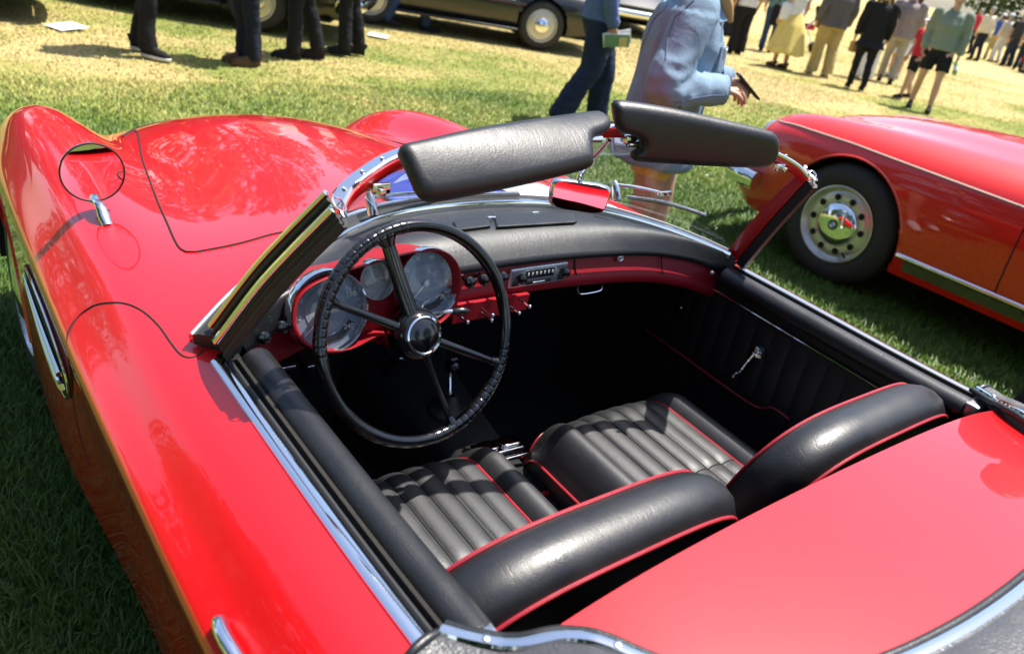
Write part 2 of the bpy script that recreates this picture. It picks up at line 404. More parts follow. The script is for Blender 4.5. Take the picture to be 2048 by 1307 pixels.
# ------------------------------------------------------------------ trees around the show field
def tree_mats():
    for nm, a, b_ in (('leaf_green', (.030, .075, .014), (.085, .15, .030)), ('leaf_dark', (.018, .048, .012), (.05, .095, .022))):
        m, t, b = nodes(nm); co = texco(t); setp(b, roughness=.55)
        c = mixc(t, noise(t, .9, 4, .7, co), a, b_); t.links.new(c, b.inputs['Base Color'])
        tr = t.nodes.new('ShaderNodeBsdfTranslucent'); t.links.new(c, tr.inputs[0]); mx = t.nodes.new('ShaderNodeMixShader')
        mx.inputs[0].default_value = .3; t.links.new(b.outputs[0], mx.inputs[1]); t.links.new(tr.outputs[0], mx.inputs[2])
        t.links.new(mx.outputs[0], t.nodes['Material Output'].inputs[0])
    simple('bark', (.10, .075, .055), .9, var=.4, vs_=6, bmp=.8, bs=30)
tree_mats()
def make_tree(h, rad, seed, leafmat, nleaf=9000):
    rg = np.random.default_rng(seed); root = bpy.data.objects.new('shade_tree', None); link(root)
    mb = MB(); th = h*.34; pts = np.array([[0, 0, -.3], [.05, .02, th*.5], [.1, -.05, th], [.05, .1, h*.6], [0, 0, h*.8]])
    mb.tube(cr(pts, 5), np.linspace(h*.030, h*.006, 21), 10)
    tips = []
    for k in range(11):
        a = k*2.4+rg.uniform(0, .6); z0 = h*rg.uniform(.28, .62); L = rad*rg.uniform(.55, .95)
        e = np.array([math.cos(a)*L, math.sin(a)*L, z0+h*rg.uniform(.08, .25)])
        mb.tube(cr([[0, 0, z0], [e[0]*.4, e[1]*.4, z0+(e[2]-z0)*.35], e], 4), np.linspace(h*.012, h*.003, 9), 6); tips.append(e)
    mb.build('trunk', 'bark', root)
    cl = []
    for k in range(46):
        u = unit(rg.normal(size=3))
        cl.append(np.array([u[0]*rad*.78, u[1]*rad*.78, 0])*rg.uniform(.75, 1.08)+[0, 0, h*.54+u[2]*h*.40])
    cl = np.array(cl+tips); cr_ = rad*rg.uniform(.18, .36, len(cl)); idx = rg.integers(0, len(cl), nleaf)
    d = rg.normal(size=(nleaf, 3)); d /= np.linalg.norm(d, axis=1)[:, None]
    c = cl[idx]+d*(cr_[idx]*rg.uniform(.45, 1.05, nleaf)**.5)[:, None]
    s = rg.uniform(.10, .24, nleaf)*h/11; a1 = rg.normal(size=(nleaf, 3)); a1 /= np.linalg.norm(a1, axis=1)[:, None]
    a2 = np.cross(a1, rg.normal(size=(nleaf, 3))); a2 /= np.linalg.norm(a2, axis=1)[:, None]
    V = np.stack([c-a1*s[:, None], c-a2*s[:, None]*.5, c+a1*s[:, None], c+a2*s[:, None]*.5], 1).reshape(-1, 3)
    F = (np.arange(nleaf)[:, None]*4+np.arange(4)).tolist()
    mesh_obj('crown', V, F, leafmat, root, smooth=False)
    return root
def copy_tree(o, parent=None):
    c = o.copy(); COL.objects.link(c); c.parent = parent
    for ch in list(o.children): copy_tree(ch, c)
    return c
def trees():
    pa, pb = make_tree(13, 5.0, 3, 'leaf_green'), make_tree(16, 6.0, 4, 'leaf_dark')
    spots = [(-16, 34, 0), (-7, 40, 1), (3, 37, 0), (12, 43, 1), (22, 39, 0), (-26, 24, 1), (-30, 8, 0),
             (36, 40, 1), (46, 33, 0), (66, 23, 1), (72, 31, 0), (66, 16, 1), (-11, 1.5, 0), (-13.5, 8.5, 1), (-12, -6, 1), (-17, 16, 0), (-14, -14, 0), (3, -24, 1), (14, -20, 0), (24, -12, 1), (30, -2, 0)]
    txt = ['broad leafy tree at the far edge of the lawn, straight ahead of the roadster', 'taller dark leafy tree behind the black parked cars',
           'round leafy tree beyond the navy trousered bystanders', 'tall dark tree beyond the black saloon', 'leafy tree behind the strolling crowd',
           'tall dark tree off to the left of the lawn', 'leafy tree level with the roadster on the far left',
           'tall dark tree behind the far queue of people', 'mid green tree behind the man in the green shirt', 'dark tree at the top right corner above the far crowd',
           'pale green tree behind the far crowd on the right', 'dark tree farthest to the right beyond the second red car',
           'leafy tree on the left, level with the roadster door', 'tall dark tree on the left, level with the roadster nose', 'tall dark tree to the left and behind the roadster', 'leafy tree on the left beyond the top left black car',
           'leafy tree far behind on the left', 'tall dark tree straight behind the roadster', 'leafy tree behind the second red car', 'tall dark tree behind and to the right', 'leafy tree to the right of the second red car']
    used = [False, False]
    for i, (x, y, k) in enumerate(spots):
        src = (pa, pb)[k]; o = src if not used[k] else copy_tree(src); used[k] = True
        o.location = (x, y, 0); o.rotation_euler.z = i*1.3; s = (.85+.3*((i*7) % 5)/5)*(.8 if i > 11 else 1); o.scale = (s, s, s)
        o['label'] = txt[i]; o['category'] = 'tree'; o['group'] = 'trees around the show field'
trees()

# ================================================================== the red roadster
car = thing('roadster', 'open red roadster with black leather seats, filling the foreground', 'car')
STN = [  # y, [(x, z) centre -> shoulder (5) -> crease (8,9) -> sill]
 (2.66, [(0,.50),(.2,.50),(.36,.49),(.45,.48),(.54,.52),(.60,.54),(.655,.52),(.69,.47),(.70,.43),(.698,.41),(.69,.37),(.66,.30),(.62,.24)]),
 (2.56, [(0,.655),(.2,.645),(.36,.61),(.45,.60),(.54,.655),(.60,.685),(.665,.66),(.71,.59),(.722,.53),(.718,.50),(.71,.45),(.69,.33),(.65,.23)]),
 (2.36, [(0,.78),(.2,.765),(.36,.715),(.455,.69),(.55,.775),(.615,.81),(.69,.78),(.745,.68),(.757,.60),(.752,.57),(.742,.50),(.72,.36),(.68,.21)]),
 (2.10, [(0,.842),(.2,.828),(.365,.778),(.465,.752),(.56,.838),(.63,.868),(.71,.835),(.766,.73),(.778,.645),(.772,.615),(.762,.54),(.742,.38),(.70,.20)]),
 (1.82, [(0,.882),(.2,.868),(.375,.822),(.475,.795),(.57,.852),(.645,.876),(.725,.84),(.782,.745),(.795,.66),(.789,.63),(.778,.555),(.757,.38),(.715,.20)]),
 (1.52, [(0,.912),(.2,.900),(.385,.858),(.485,.834),(.58,.858),(.66,.872),(.737,.837),(.793,.75),(.808,.665),(.802,.635),(.79,.56),(.77,.38),(.73,.20)]),
 (1.24, [(0,.934),(.2,.924),(.39,.886),(.495,.864),(.588,.864),(.672,.866),(.744,.834),(.797,.75),(.814,.665),(.808,.635),(.796,.56),(.777,.38),(.738,.20)]),
 (1.00, [(0,.950),(.2,.942),(.39,.910),(.50,.886),(.594,.870),(.682,.861),(.748,.831),(.799,.748),(.817,.662),(.811,.632),(.799,.556),(.78,.38),(.742,.20)]),
 (.80, [(0,.957),(.2,.952),(.39,.926),(.50,.900),(.60,.877),(.69,.857),(.752,.827),(.801,.743),(.819,.655),(.813,.625),(.801,.55),(.782,.38),(.744,.20)]),
 (.55, [(0,.95),(.2,.945),(.39,.925),(.50,.900),(.605,.875),(.695,.850),(.756,.820),(.803,.736),(.821,.645),(.815,.615),(.803,.545),(.784,.38),(.745,.20)]),
 (.30, [(0,.92),(.2,.92),(.39,.91),(.50,.890),(.605,.868),(.698,.842),(.758,.812),(.804,.730),(.822,.635),(.816,.605),(.804,.535),(.785,.38),(.745,.20)]),
 (.05, [(0,.908),(.2,.907),(.39,.898),(.50,.884),(.605,.862),(.698,.834),(.758,.806),(.805,.725),(.823,.63),(.817,.60),(.805,.53),(.786,.38),(.745,.20)]),
 (-.20, [(0,.906),(.2,.904),(.39,.894),(.50,.882),(.605,.862),(.695,.838),(.757,.812),(.806,.732),(.824,.64),(.818,.61),(.806,.54),(.787,.38),(.745,.20)]),
 (-.50, [(0,.892),(.2,.890),(.39,.882),(.50,.874),(.605,.862),(.69,.846),(.755,.82),(.806,.745),(.824,.65),(.818,.62),(.806,.55),(.787,.38),(.745,.22)]),
 (-.90, [(0,.845),(.2,.843),(.39,.838),(.50,.834),(.60,.832),(.68,.828),(.745,.80),(.80,.73),(.818,.64),(.812,.61),(.80,.54),(.78,.38),(.735,.24)]),
 (-1.30, [(0,.765),(.2,.764),(.38,.762),(.48,.762),(.57,.765),(.64,.765),(.705,.745),(.765,.69),(.782,.61),(.776,.58),(.765,.52),(.75,.38),(.71,.27)]),
 (-1.60, [(0,.62),(.2,.62),(.36,.62),(.45,.625),(.53,.63),(.60,.63),(.66,.62),(.71,.57),(.725,.51),(.72,.49),(.71,.45),(.69,.36),(.65,.30)]),
]
def bsp(t, P, mirror0=False):
    """uniform cubic b-spline over control rows P, parameter t in [0, n-1]"""
    P = np.asarray(P, float); a = P[1].copy() if mirror0 else 2*P[0]-P[1]
    if mirror0: a[..., 0] *= -1
    Q = np.concatenate([a[None], P, (2*P[-1]-P[-2])[None]], 0); t = np.asarray(t, float)
    i = np.clip(np.floor(t).astype(int), 0, len(P)-2); f = (t-i).reshape(-1, *([1]*(P.ndim-1)))
    return ((1-f)**3*Q[i]+(3*f**3-6*f**2+4)*Q[i+1]+(-3*f**3+3*f**2+3*f+1)*Q[i+2]+f**3*Q[i+3])/6
CTRL = np.array([[(x, y, z) for x, z in pr] for y, pr in STN])          # (nv, nu, 3)
_fy = np.interp(CTRL[:, 0, 1], [-1.6, -.5, 1.2, 1.6, 2.1, 2.66], [0, 0, .002, .010, .014, .0])   # flanks swell round the front wheels
for _i, (_y, _pr) in enumerate(STN):                                   # shoulder rolls out to a high crease, then tucks under
    if -1.2 < _y < 2.2:
        _w = float(np.interp(_y, [-1.2, -.6, 1.5, 1.9, 2.2], [0, 1, 1, .9, .6])); _kx, _kz = CTRL[_i, 5, 0], CTRL[_i, 5, 2]
        _cz = float(np.interp(_y, [-1.0, 0.0, .3, .6, 1.0, 1.5, 2.0], [.72, .715, .725, .735, .735, .735, .725]))
        _f = float(np.interp(_y, [.8, 1.3, 2.2], [0, 1, 1]))
        _new = [(.070, -.016), (.110, -.072), (.156, _cz-_kz+.016), (.152, _cz-_kz-.008), (.128+_f*.014, .60-_kz), (.108+_f*.030, .42-_kz), (.075+_f*.045, .22-_kz)]
        for _k, (_dx, _dz) in zip(range(6, 13), _new):
            CTRL[_i, _k, 0] = (1-_w)*CTRL[_i, _k, 0]+_w*(_kx+_dx); CTRL[_i, _k, 2] = (1-_w)*CTRL[_i, _k, 2]+_w*(_kz+_dz)
NU = CTRL.shape[1]; KU = 5.0
_tv = np.linspace(0, len(STN)-1, 4000); _yv = bsp(_tv, np.array([s[0] for s in STN])[:, None])[:, 0]
def v_of_y(y): return np.interp(-np.asarray(y), -_yv, _tv)
def surf(ys, us):
    """points (len(ys), len(us), 3), right-hand half (x > 0)"""
    A = bsp(v_of_y(np.atleast_1d(ys)), CTRL)                           # (m, nu, 3)
    return bsp(np.atleast_1d(us), A.transpose(1, 0, 2), True).transpose(1, 0, 2)
DECK_Y = -.106
YS = np.unique(np.r_[np.linspace(2.66, 1.2, 92), np.linspace(1.2, .5, 88), np.linspace(.5, DECK_Y, 40), np.linspace(DECK_Y, -1.6, 70)].round(5))[::-1]
US = np.unique(np.r_[np.linspace(0, 7, 106), np.linspace(7, 10, 40), np.linspace(10, 12, 14), KU])
S = surf(YS, US)
# base line of the windscreen (left half mirrored)
BASE = np.array([(0, .905, .962), (.2, .885, .960), (.35, .830, .952), (.48, .758, .932), (.58, .690, .908), (.65, .635, .886), (.70, .595, .868)])
def base_curve(n=80):
    P = np.vstack([BASE[::-1]*[-1, 1, 1], BASE[1:]]); return resample(cr(P, 12), n)
BC = base_curve(161)
def ycowl(x): return np.interp(np.abs(x), BASE[:, 0], BASE[:, 1])
def body():
    nv, nu = len(YS), len(US); L = S*[-1, 1, 1]
    # smooth normals from the continuous surface
    du = np.gradient(S, axis=1); dv = np.gradient(S, axis=0); N = np.cross(dv, du); N /= np.maximum(np.linalg.norm(N, axis=2), 1e-9)[..., None]
    if N[nv//2, 0, 2] < 0: N = -N
    N[:, 0, 0] = 0
    V = np.concatenate([L.reshape(-1, 3), S.reshape(-1, 3)]); NN = np.concatenate([(N*[-1, 1, 1]).reshape(-1, 3), N.reshape(-1, 3)])
    h = nv*nu; F = []; 
    for i in range(nv-1):
        for j in range(nu-1):
            a, b, c, d = i*nu+j, (i+1)*nu+j, (i+1)*nu+j+1, i*nu+j+1
            F.append((a, d, c, b)); F.append((h+a, h+b, h+c, h+d))
    F = np.array(F); uu = np.tile(US, nv*2)
    C3 = V[F].mean(1); cu = uu[F].mean(1)
    f0 = V[F[0, 1]]-V[F[0, 0]]
    x, y, z = C3.T; ax = np.abs(x)
    cockpit = (cu < KU) & (y < ycowl(x)-.012) & (y > DECK_Y)
    arch = ((y-2.04)**2+(z-.33)**2 < .362**2) & (ax > .55) & (z < .70) & (cu > 6)
    rarch = ((y+.48)**2+(z-.33)**2 < .362**2) & (ax > .55) & (z < .70) & (cu > 6)
    keep = ~(cockpit | arch | rarch)
    return V, F, NN, C3, cu, keep
BV, BF, BN, BCEN, BCU, BKEEP = body()
BVH = BVHTree.FromPolygons([tuple(v) for v in BV], [tuple(int(i) for i in f) for f in BF[BKEEP]])
BVH_ALL = BVHTree.FromPolygons([tuple(v) for v in BV], [tuple(int(i) for i in f) for f in BF])
def cast(px, py, off=0.0):
    d = Vector(sight(px, py)).normalized(); loc, n, i, dist = BVH_ALL.ray_cast(Vector(CAM), d)
    if loc is None: return None
    if n.dot(d) > 0: n = -n
    return np.array(loc+n*off)
def drop(x, y, off=0.0):
    loc, n, i, dist = BVH.ray_cast(Vector((x, y, 3)), Vector((0, 0, -1)))
    return np.array(loc)+[0, 0, off] if loc is not None else None
def near(p, off=0.0):
    loc, n, i, d = BVH.find_nearest(Vector(p)); 
    c = Vector((0, loc.y, .5));
    if n.dot(loc-c) < 0: n = -n
    return np.array(loc+n*off), np.array(n)
HOOD_L = np.array([(-.10, 2.38), (-.32, 2.30), (-.42, 2.12)]+[tuple(cast(*q)[:2]) for q in ((272, 262), (285, 320), (310, 390), (338, 455), (350, 482), (362, 499), (380, 505), (410, 501), (480, 487), (540, 470), (600, 455))]+[(-.15, .985), (0, .99)])
HOODLINE = cr(HOOD_L, 8); HOODLINE = np.vstack([HOODLINE, HOODLINE[::-1][1:]*[-1, 1]])
# door outline on the left flank, as (y, u) on the surface: sweeps up and back from the crease to the screen pillar
DOOR_YU = np.array([(.995, 11.7), (.99, 10.4), (.985, 9.4), (.985, 8.6), (1.005, 7.9), (.985, 7.2), (.95, 6.7), (.90, 6.3), (.83, 5.85), (.75, 5.5), (.68, 5.22), (.635, 5.08), (.605, 5.02)])
DOOR_REAR = [(-.055, 5.0), (-.06, 6.0), (-.055, 7.5), (-.05, 9.0), (-.02, 10.5), (.05, 11.7)]
dl = cr(DOOR_YU, 6); dr = cr(DOOR_REAR, 6)
def surf_line(yu, off):
    P = np.array([surf(y, u)[0, 0] for y, u in yu]); out = []
    for p in P: q, n = near(p, off); out.append(q)
    return np.array(out)
def panels():
    x, y, z = BCEN.T; u = BCU
    hood = inpoly(x, y, HOODLINE) & (u < 4.6)
    dy_front = np.interp(u, np.array([d[1] for d in DOOR_YU])[::-1], np.array([d[0] for d in DOOR_YU])[::-1])
    dy_rear = np.interp(u, [d[1] for d in DOOR_REAR], [d[0] for d in DOOR_REAR])
    door = (u > KU) & (u < 11.7) & (y < dy_front) & (y > dy_rear)
    rear = (y < .3) & ~door & ~hood
    front = ~hood & ~door & ~rear
    for nm, m, lab in (('hood', hood, 'long red bonnet'), ('door', door & (x < 0), 'red door on the near side'), ('door', door & (x > 0), 'red door on the far side'),
                       ('rear_body', rear, None), ('front_body', front, None)):
        f = BF[m & BKEEP]; ids, inv = np.unique(f, return_inverse=True)
        o = mesh_obj(nm, BV[ids], inv.reshape(-1, 4), 'red_paint', car, normals=BN[ids])
        if lab: o['label'] = lab
panels()
# shut lines
mb = MB(); P = np.array([drop(px, py, .0004) for px, py in HOODLINE if drop(px, py) is not None]); mb.tube(resample(P, 260), .0026, 6); mb.build('hood_gap', 'seam_black', car)
for sgn in (1, -1):
    dq = cr(np.array([q for q in (cast(x, y, -.0004) for x, y in ((180, 930), (158, 860), (146, 790), (139, 725), (136, 668), (158, 632), (188, 611), (220, 605), (255, 608), (288, 624), (318, 652), (343, 687), (362, 709), (380, 715), (396, 710), (409, 700))) if q is not None]), 8)
    for ln, k in ((None, 150), (dr, 60)):
        mb = MB(); q = (dq if ln is None else surf_line(ln, -.0004))*([-sgn, 1, 1] if ln is None else [sgn, 1, 1]); mb.tube(resample(q, k), .0022, 6); mb.build('door_gap', 'seam_black', car)
# nose and tail closing panels, under-tray, inner wings
def caps():
    for nm, i in (('nose_panel', 0), ('tail_panel', -1)):
        r = np.vstack([S[i][::-1]*[-1, 1, 1], S[i][1:]]); mb = MB(); k = len(r); c = r.mean(0)
        mb.add(np.vstack([r, c[None]]), [(j, j+1, k) for j in range(k-1)]+[(k-1, 0, k)]); mb.build(nm, 'red_paint', car)
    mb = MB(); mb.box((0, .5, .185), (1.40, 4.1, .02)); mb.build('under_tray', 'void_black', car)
    for s_ in (-1, 1):
        for yc in (2.04, -.48):
            mb = MB(); a = np.linspace(-.15, math.pi+.15, 25)
            ring = np.stack([np.zeros(25), yc+.366*np.cos(a), .33+.366*np.sin(a)], 1)
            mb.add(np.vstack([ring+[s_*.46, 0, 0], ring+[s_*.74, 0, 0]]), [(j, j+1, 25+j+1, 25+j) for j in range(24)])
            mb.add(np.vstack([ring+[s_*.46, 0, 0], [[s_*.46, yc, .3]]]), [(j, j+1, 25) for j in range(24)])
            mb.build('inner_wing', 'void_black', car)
            if yc > 0:
                rim = []
                for t in np.linspace(.02, math.pi-.02, 60):
                    p = np.array([s_*.80, yc+.364*math.cos(t), .33+.364*math.sin(t)]); q, n = near(p, -.002); rim.append([q[0], p[1], p[2]])
                mb = MB(); mb.tube(np.array(rim), .006, 6); mb.build('arch_lip', 'red_paint', car)
caps()
# wheels
def wheel(parent, name, c, side, R_=.33, W=.165, tyre='tyre', style='disc'):
    e = bpy.data.objects.new(name, None); e.location = c; link(e, parent); mb = MB()
    a = np.array([side, 0, 0.])
    mb.lathe([(.215, -W/2+.01), (.25, -W/2-.004), (.29, -W/2), (R_-.02, -W/2+.015), (R_-.004, -W/2+.035), (R_, -W/4), (R_, W/4), (R_-.004, W/2-.035), (R_-.02, W/2-.015), (.29, W/2), (.25, W/2+.004), (.215, W/2-.01)], (0, 0, 0), a, 56)
    for g in (-.03, 0, .03): mb.lathe([(R_+.0015, g-.012), (R_+.003, g-.008), (R_+.003, g+.008), (R_+.0015, g+.012)], (0, 0, 0), a, 56)
    mb.build('tyre', tyre, e)
    mb = MB(); mb.lathe([(.216, W/2-.012), (.222, W/2+.002), (.214, W/2+.004), (.208, W/2-.004), (.200, W/2-.020), (.190, W/2-.026), (.175, W/2-.020), (.14, W/2-.012), (.12, W/2-.02), (.0, W/2-.02)], (0, 0, 0), a, 56)
    mb.lathe([(.215, -W/2+.01), (.19, W/2-.03)], (0, 0, 0), a, 40)
    mb.build('rim', 'brushed' if style == 'disc' else 'silver_rim', e)
    return e
simple('silver_rim', (.55, .55, .53), .30, metal=.6, var=.06, coat=.4)
for s_ in (-1, 1):
    for yc in (2.04, -.48):
        we = wheel(car, 'wheel', (s_*.650, yc, .33), s_)
        mb = MB(); mb.lathe([(.125, .07), (.12, .085), (.09, .10), (.04, .108), (0, .11)], (0, 0, 0), (s_, 0, 0), 32); mb.build('hub_cap', 'chrome', we)

# ------------------------------------------------------------------ windscreen
def deckz(x, y):
    loc = BVH_ALL.ray_cast(Vector((x, y, 3)), Vector((0, 0, -1)))[0]; return loc.z if loc else .85
TOPC = np.array([(0, .512, 1.254), (.2, .512, 1.247), (.35, .507, 1.231), (.45, .498, 1.214), (.51, .477, 1.198), (.555, .455, 1.180), (.580, .435, 1.160)])
TC = resample(cr(np.vstack([TOPC[::-1]*[-1, 1, 1], TOPC[1:]]), 12), 161)
def screen():
    fr = bpy.data.objects.new('windscreen_frame', None); link(fr, car)
    mb = MB(); mb.sweep(TC, [(-.010, -.022), (.009, -.022), (.012, -.016), (.012, -.004), (-.010, -.004)]); mb.build('top_rail', 'red_paint', fr, sharp=50)
    mb = MB(); mb.sweep(TC, [(-.013, -.004), (.010, -.004), (.010, .000), (.007, .003), (-.010, .003), (-.013, 0)]); mb.build('top_trim', 'chrome', fr)
    mb = MB(); mb.sweep(TC, [(-.020, -.020), (-.010, -.020), (-.010, -.006), (-.018, -.006)]); mb.build('top_seal', 'rubber', fr)
    for sg in (-1, 1):
        for k in ((4, 10, 16) if sg < 0 else (10,)):
            mb = MB(); p = TC[k]*[1 if sg < 0 else -1, 1, 1]+[0, 0, .004]; mb.lathe([(.0035, 0), (.0032, .0012), (.0022, .0016), (.0008, .0008), (0, .0008)], p, (0, 0, 1), 12); mb.build('screw', 'brushed', fr)
        a = np.array([sg*.672, .606, .880]); b = np.array([sg*.580, .434, 1.160]); mid = (a+b)/2+np.array([sg*.006, .006, 0])
        P = cr([a, mid, b], 14); out = (sg, 0, 0); f = lambda pr: [(-x if sg > 0 else x, y) for x, y in pr]
        def prof(pts): return lambda t: f([(x*(1.0+.15*(1-t)), y*(.95+.10*(1-t))) for x, y in pts])
        def sw(pts, nm, mt):
            m_ = MB(); pr = prof(pts); n = len(pts)
            T = np.gradient(P, axis=0); V = []
            for i in range(len(P)):
                t = unit(T[i]); s_ = unit(np.cross(t, out)); u = np.cross(s_, t)
                for x, y in pr(i/(len(P)-1)): V.append(P[i]+x*s_+y*u)
            F = gridF(len(P), n, False, True); F.append(tuple(range(n))); F.append(tuple((len(P)-1)*n+k for k in range(n)))
            m_.add(V, F); m_.build(nm, mt, fr, sharp=35)
        sw([(-.024, -.016), (.008, -.016), (.008, .003), (-.024, .003)], 'pillar', 'red_paint')
        sw([(-.026, .003), (.012, .003), (.012, .006), (-.026, .006)], 'pillar_backing', 'rubber')
        for x0, r0, mt in ((-.025, .0045, 'chrome'), (-.013, .0035, 'rubber'), (.002, .0062, 'chrome')): sw([(x0+r0*math.cos(q), .007+r0*math.sin(q)) for q in np.linspace(0, 2*math.pi, 12, endpoint=False)], 'pillar_bead', mt)
        sw([(.010, -.014), (.030, -.010), (.033, .0), (.027, .006), (.020, .003), (.016, .007), (.010, .004)], 'pillar_seal', 'rubber')
        # open end of the seal channel at the top corner
        e = b+np.array([0, -.008, .004]); m_ = MB(); t = unit(P[-1]-P[-3])
        s_ = unit(np.cross(t, out)); u = np.cross(s_, t); sx = -1 if sg > 0 else 1
        ring = [e+t*.004+(x*sx)*s_+y*u for x, y in ((-.020, .012), (.004, .014), (.012, .004), (.030, .002), (.026, -.010), (.014, -.006), (.006, -.014), (-.020, -.012))]
        m_.tube(cr([e+(q-e)*(.62 if sg < 0 else .48) for q in ring], 3, True), .0016, 6, closed=True); m_.build('end_clip', 'chrome' if sg < 0 else 'brushed', fr)
        q = TC[14] if sg < 0 else TC[-15]; m_ = MB(); m_.box(q+np.array([0, -.022, -.028]), (.030, .008, .016), None, .002); m_.box(q+np.array([sg*.004, -.030, -.030]), (.011, .014, .011), None, .002); m_.build('catch', 'chrome', fr)
    # base mouldings
    mb = MB(); mb.sweep((BC+[0, 0, -.002])[3:-3], [(-.040, -.018), (-.040, .002), (-.030, .007), (-.014, .010), (.004, .012), (.016, .008), (.018, -.02)]); mb.build('base_seal', 'rubber', fr)
    mb = MB(); mb.sweep(BC[3:-3], [(-.048, -.020), (-.049, -.004), (-.043, .003), (-.037, -.002), (-.039, -.02)]); mb.build('base_trim', 'chrome', fr)
    mb = MB(); mb.sweep(BC[6:-6], [(.016, .004), (.019, .012), (.024, .0125), (.027, .008), (.026, -.006)]); mb.build('inner_trim', 'chrome', fr)
    mb = MB(); n = 10
    a = resample(BC, 81)+[0, 0, .006]; b = resample(TC, 81)+[0, -.002, -.014]
    V = [a+(b-a)*t+np.array([0, 1, .6])*(.016*math.sin(math.pi*t)) for t in np.linspace(0, 1, n)]
    o = mb.add(np.vstack(V), gridF(n, 81)).build('windscreen', 'clear_glass', car, sharp=None)
    return BVHTree.FromPolygons([tuple(v) for v in np.vstack(V)], gridF(n, 81))
GB = screen()
def on_glass(px, py, off):
    for k in range(40):
        d = Vector(sight(px, py-3*k)).normalized(); loc, n, i, dist = GB.ray_cast(Vector(CAM), d)
        if loc is not None: break
    if n.y < 0: n = -n
    return np.array(loc+n*off)
def wiper(piv, joint, tip0, tip1, low):
    e = bpy.data.objects.new('wiper', None); link(e, car); mb = MB()
    p = on_glass(*piv, .012); c = np.array([p[0], p[1], p[2]]); mb.lathe([(.010, -.03), (.010, 0), (.008, .012), (.004, .018), (0, .019)], c, (0, .5, .86), 16); mb.build('pivot', 'chrome', e)
    j = on_glass(*joint, .016); mb = MB(); mb.tube(cr([c+[0, 0, .008], (c+j)/2+[0, .006, .006], j], 5), np.linspace(.0045, .003, 11), 8); mb.build('arm', 'chrome', e)
    a, b = on_glass(*tip0, .009), on_glass(*tip1, .009); m = on_glass((tip0[0]+tip1[0])/2, (tip0[1]+tip1[1])/2+low, .009)
    P = cr([a, m, b], 8); mb = MB(); mb.tube(P, .0032, 6); mb.build('blade', 'rubber', e); mb = MB(); mb.tube(P+[0, .004, .004], .0026, 6); mb.build('blade_holder', 'brushed', e)
    mb = MB(); d = unit(b-a); mb.box(j, (.045, .008, .012), None, .002); mb.build('bracket', 'chrome', e)
wiper((1232, 385), (1330, 398), (1255, 402), (1413, 438), -6)
wiper((748, 412), (895, 404), (740, 425), (1040, 396), -3)
# sun visors
def visor(pxs, pt, nrm, T, lab, br, bnd):
    e = bpy.data.objects.new('sun_visor', None); link(e, car, label=lab)
    P = np.array([apl(x, y, pt, nrm) for x, y in pxs]); P = resample(cr(P, 5, True), 90, True); mb = MB(); mb.pad(P, nrm, (0, .3, 1), T, T*.5, bend=bnd); mb.build('pad', 'black_vinyl', e, sharp=None)
    q = apl(*br, pt, nrm)+np.array([0, .012, 0]); mb = MB(); mb.box(q, (.030, .012, .018), None, .004); mb.lathe([(.006, -.012), (.006, .012)], q+[0, -.008, -.006], (1, 0, 0), 14); mb.tube(cr([q, q+[.012, .012, .006], q+[.02, .03, .012]], 4), .004, 8); mb.build('bracket', 'chrome', e)
visor([(796, 304), (802, 293), (850, 281), (950, 257), (1050, 238), (1150, 219), (1190, 212), (1208, 218), (1222, 240), (1220, 256), (1204, 268), (1186, 276), (1181, 292), (1185, 318), (1178, 332), (1080, 354), (980, 372), (885, 386), (862, 385), (840, 373), (822, 348), (808, 325)],
      (0, .432, 1.275), (-.05, -.58, .81), .032, 'sunlit black padded visor on the driver side', (1196, 272), 3.2)
visor([(1228, 212), (1236, 204), (1262, 205), (1340, 217), (1440, 238), (1530, 259), (1549, 267), (1556, 285), (1553, 312), (1540, 330), (1515, 337), (1430, 334), (1340, 328), (1275, 323), (1262, 316), (1264, 306), (1279, 294), (1279, 280), (1262, 270), (1238, 263), (1229, 245)],
      (0, .462, 1.270), (-.30, -.95, -.05), .032, 'shaded black padded visor on the passenger side', (1270, 283), 2.0)
# rear view mirror
def rear_mirror():
    e = bpy.data.objects.new('rear_view_mirror', None); link(e, car); c = ax_(1158, 391, 0.0)
    n = unit(unit(CAM-c)+unit(np.array([-.20, -.26, .875])-c)); rx = unit(np.cross(n, [0, 0, 1])*-1); rx = -rx if rx[0] < 0 else rx; up = np.cross(n, rx); up = up if up[2] > 0 else -up
    tilt = .02; rx2 = rx*math.cos(tilt)-up*math.sin(tilt); up2 = up*math.cos(tilt)+rx*math.sin(tilt)
    out = []
    for k in range(48):
        a = 2*math.pi*k/48; ca, sa = math.cos(a), math.sin(a); sx = math.copysign(abs(ca)**.42, ca); sy = math.copysign(abs(sa)**.42, sa)
        out.append(c+rx2*.060*sx*(1+.05*sy)+up2*.030*sy)
    out = np.array(out); mb = MB(); mb.pillow(out, n, .022, rim=.008, dome=.05); mb.build('housing', 'chrome', e)
    m2 = c+n*.0132+(out-c)*.90; mb = MB(); mb.add(np.vstack([m2, (c+n*.0133)[None]]), [(j, (j+1) % 48, 48) for j in range(48)]); mb.build('mirror', 'mirror_glass', e, sharp=None)
    t = np.array([0, .508, 1.226]); mb = MB(); mb.tube(cr([c-n*.008+up*.01, c-n*.02+up*.04, t], 6), np.linspace(.006, .0045, 13), 10); mb.lathe([(.012, 0), (.010, .006), (.005, .010)], c-n*.010, -n, 16); mb.build('stem', 'chrome', e)
rear_mirror()
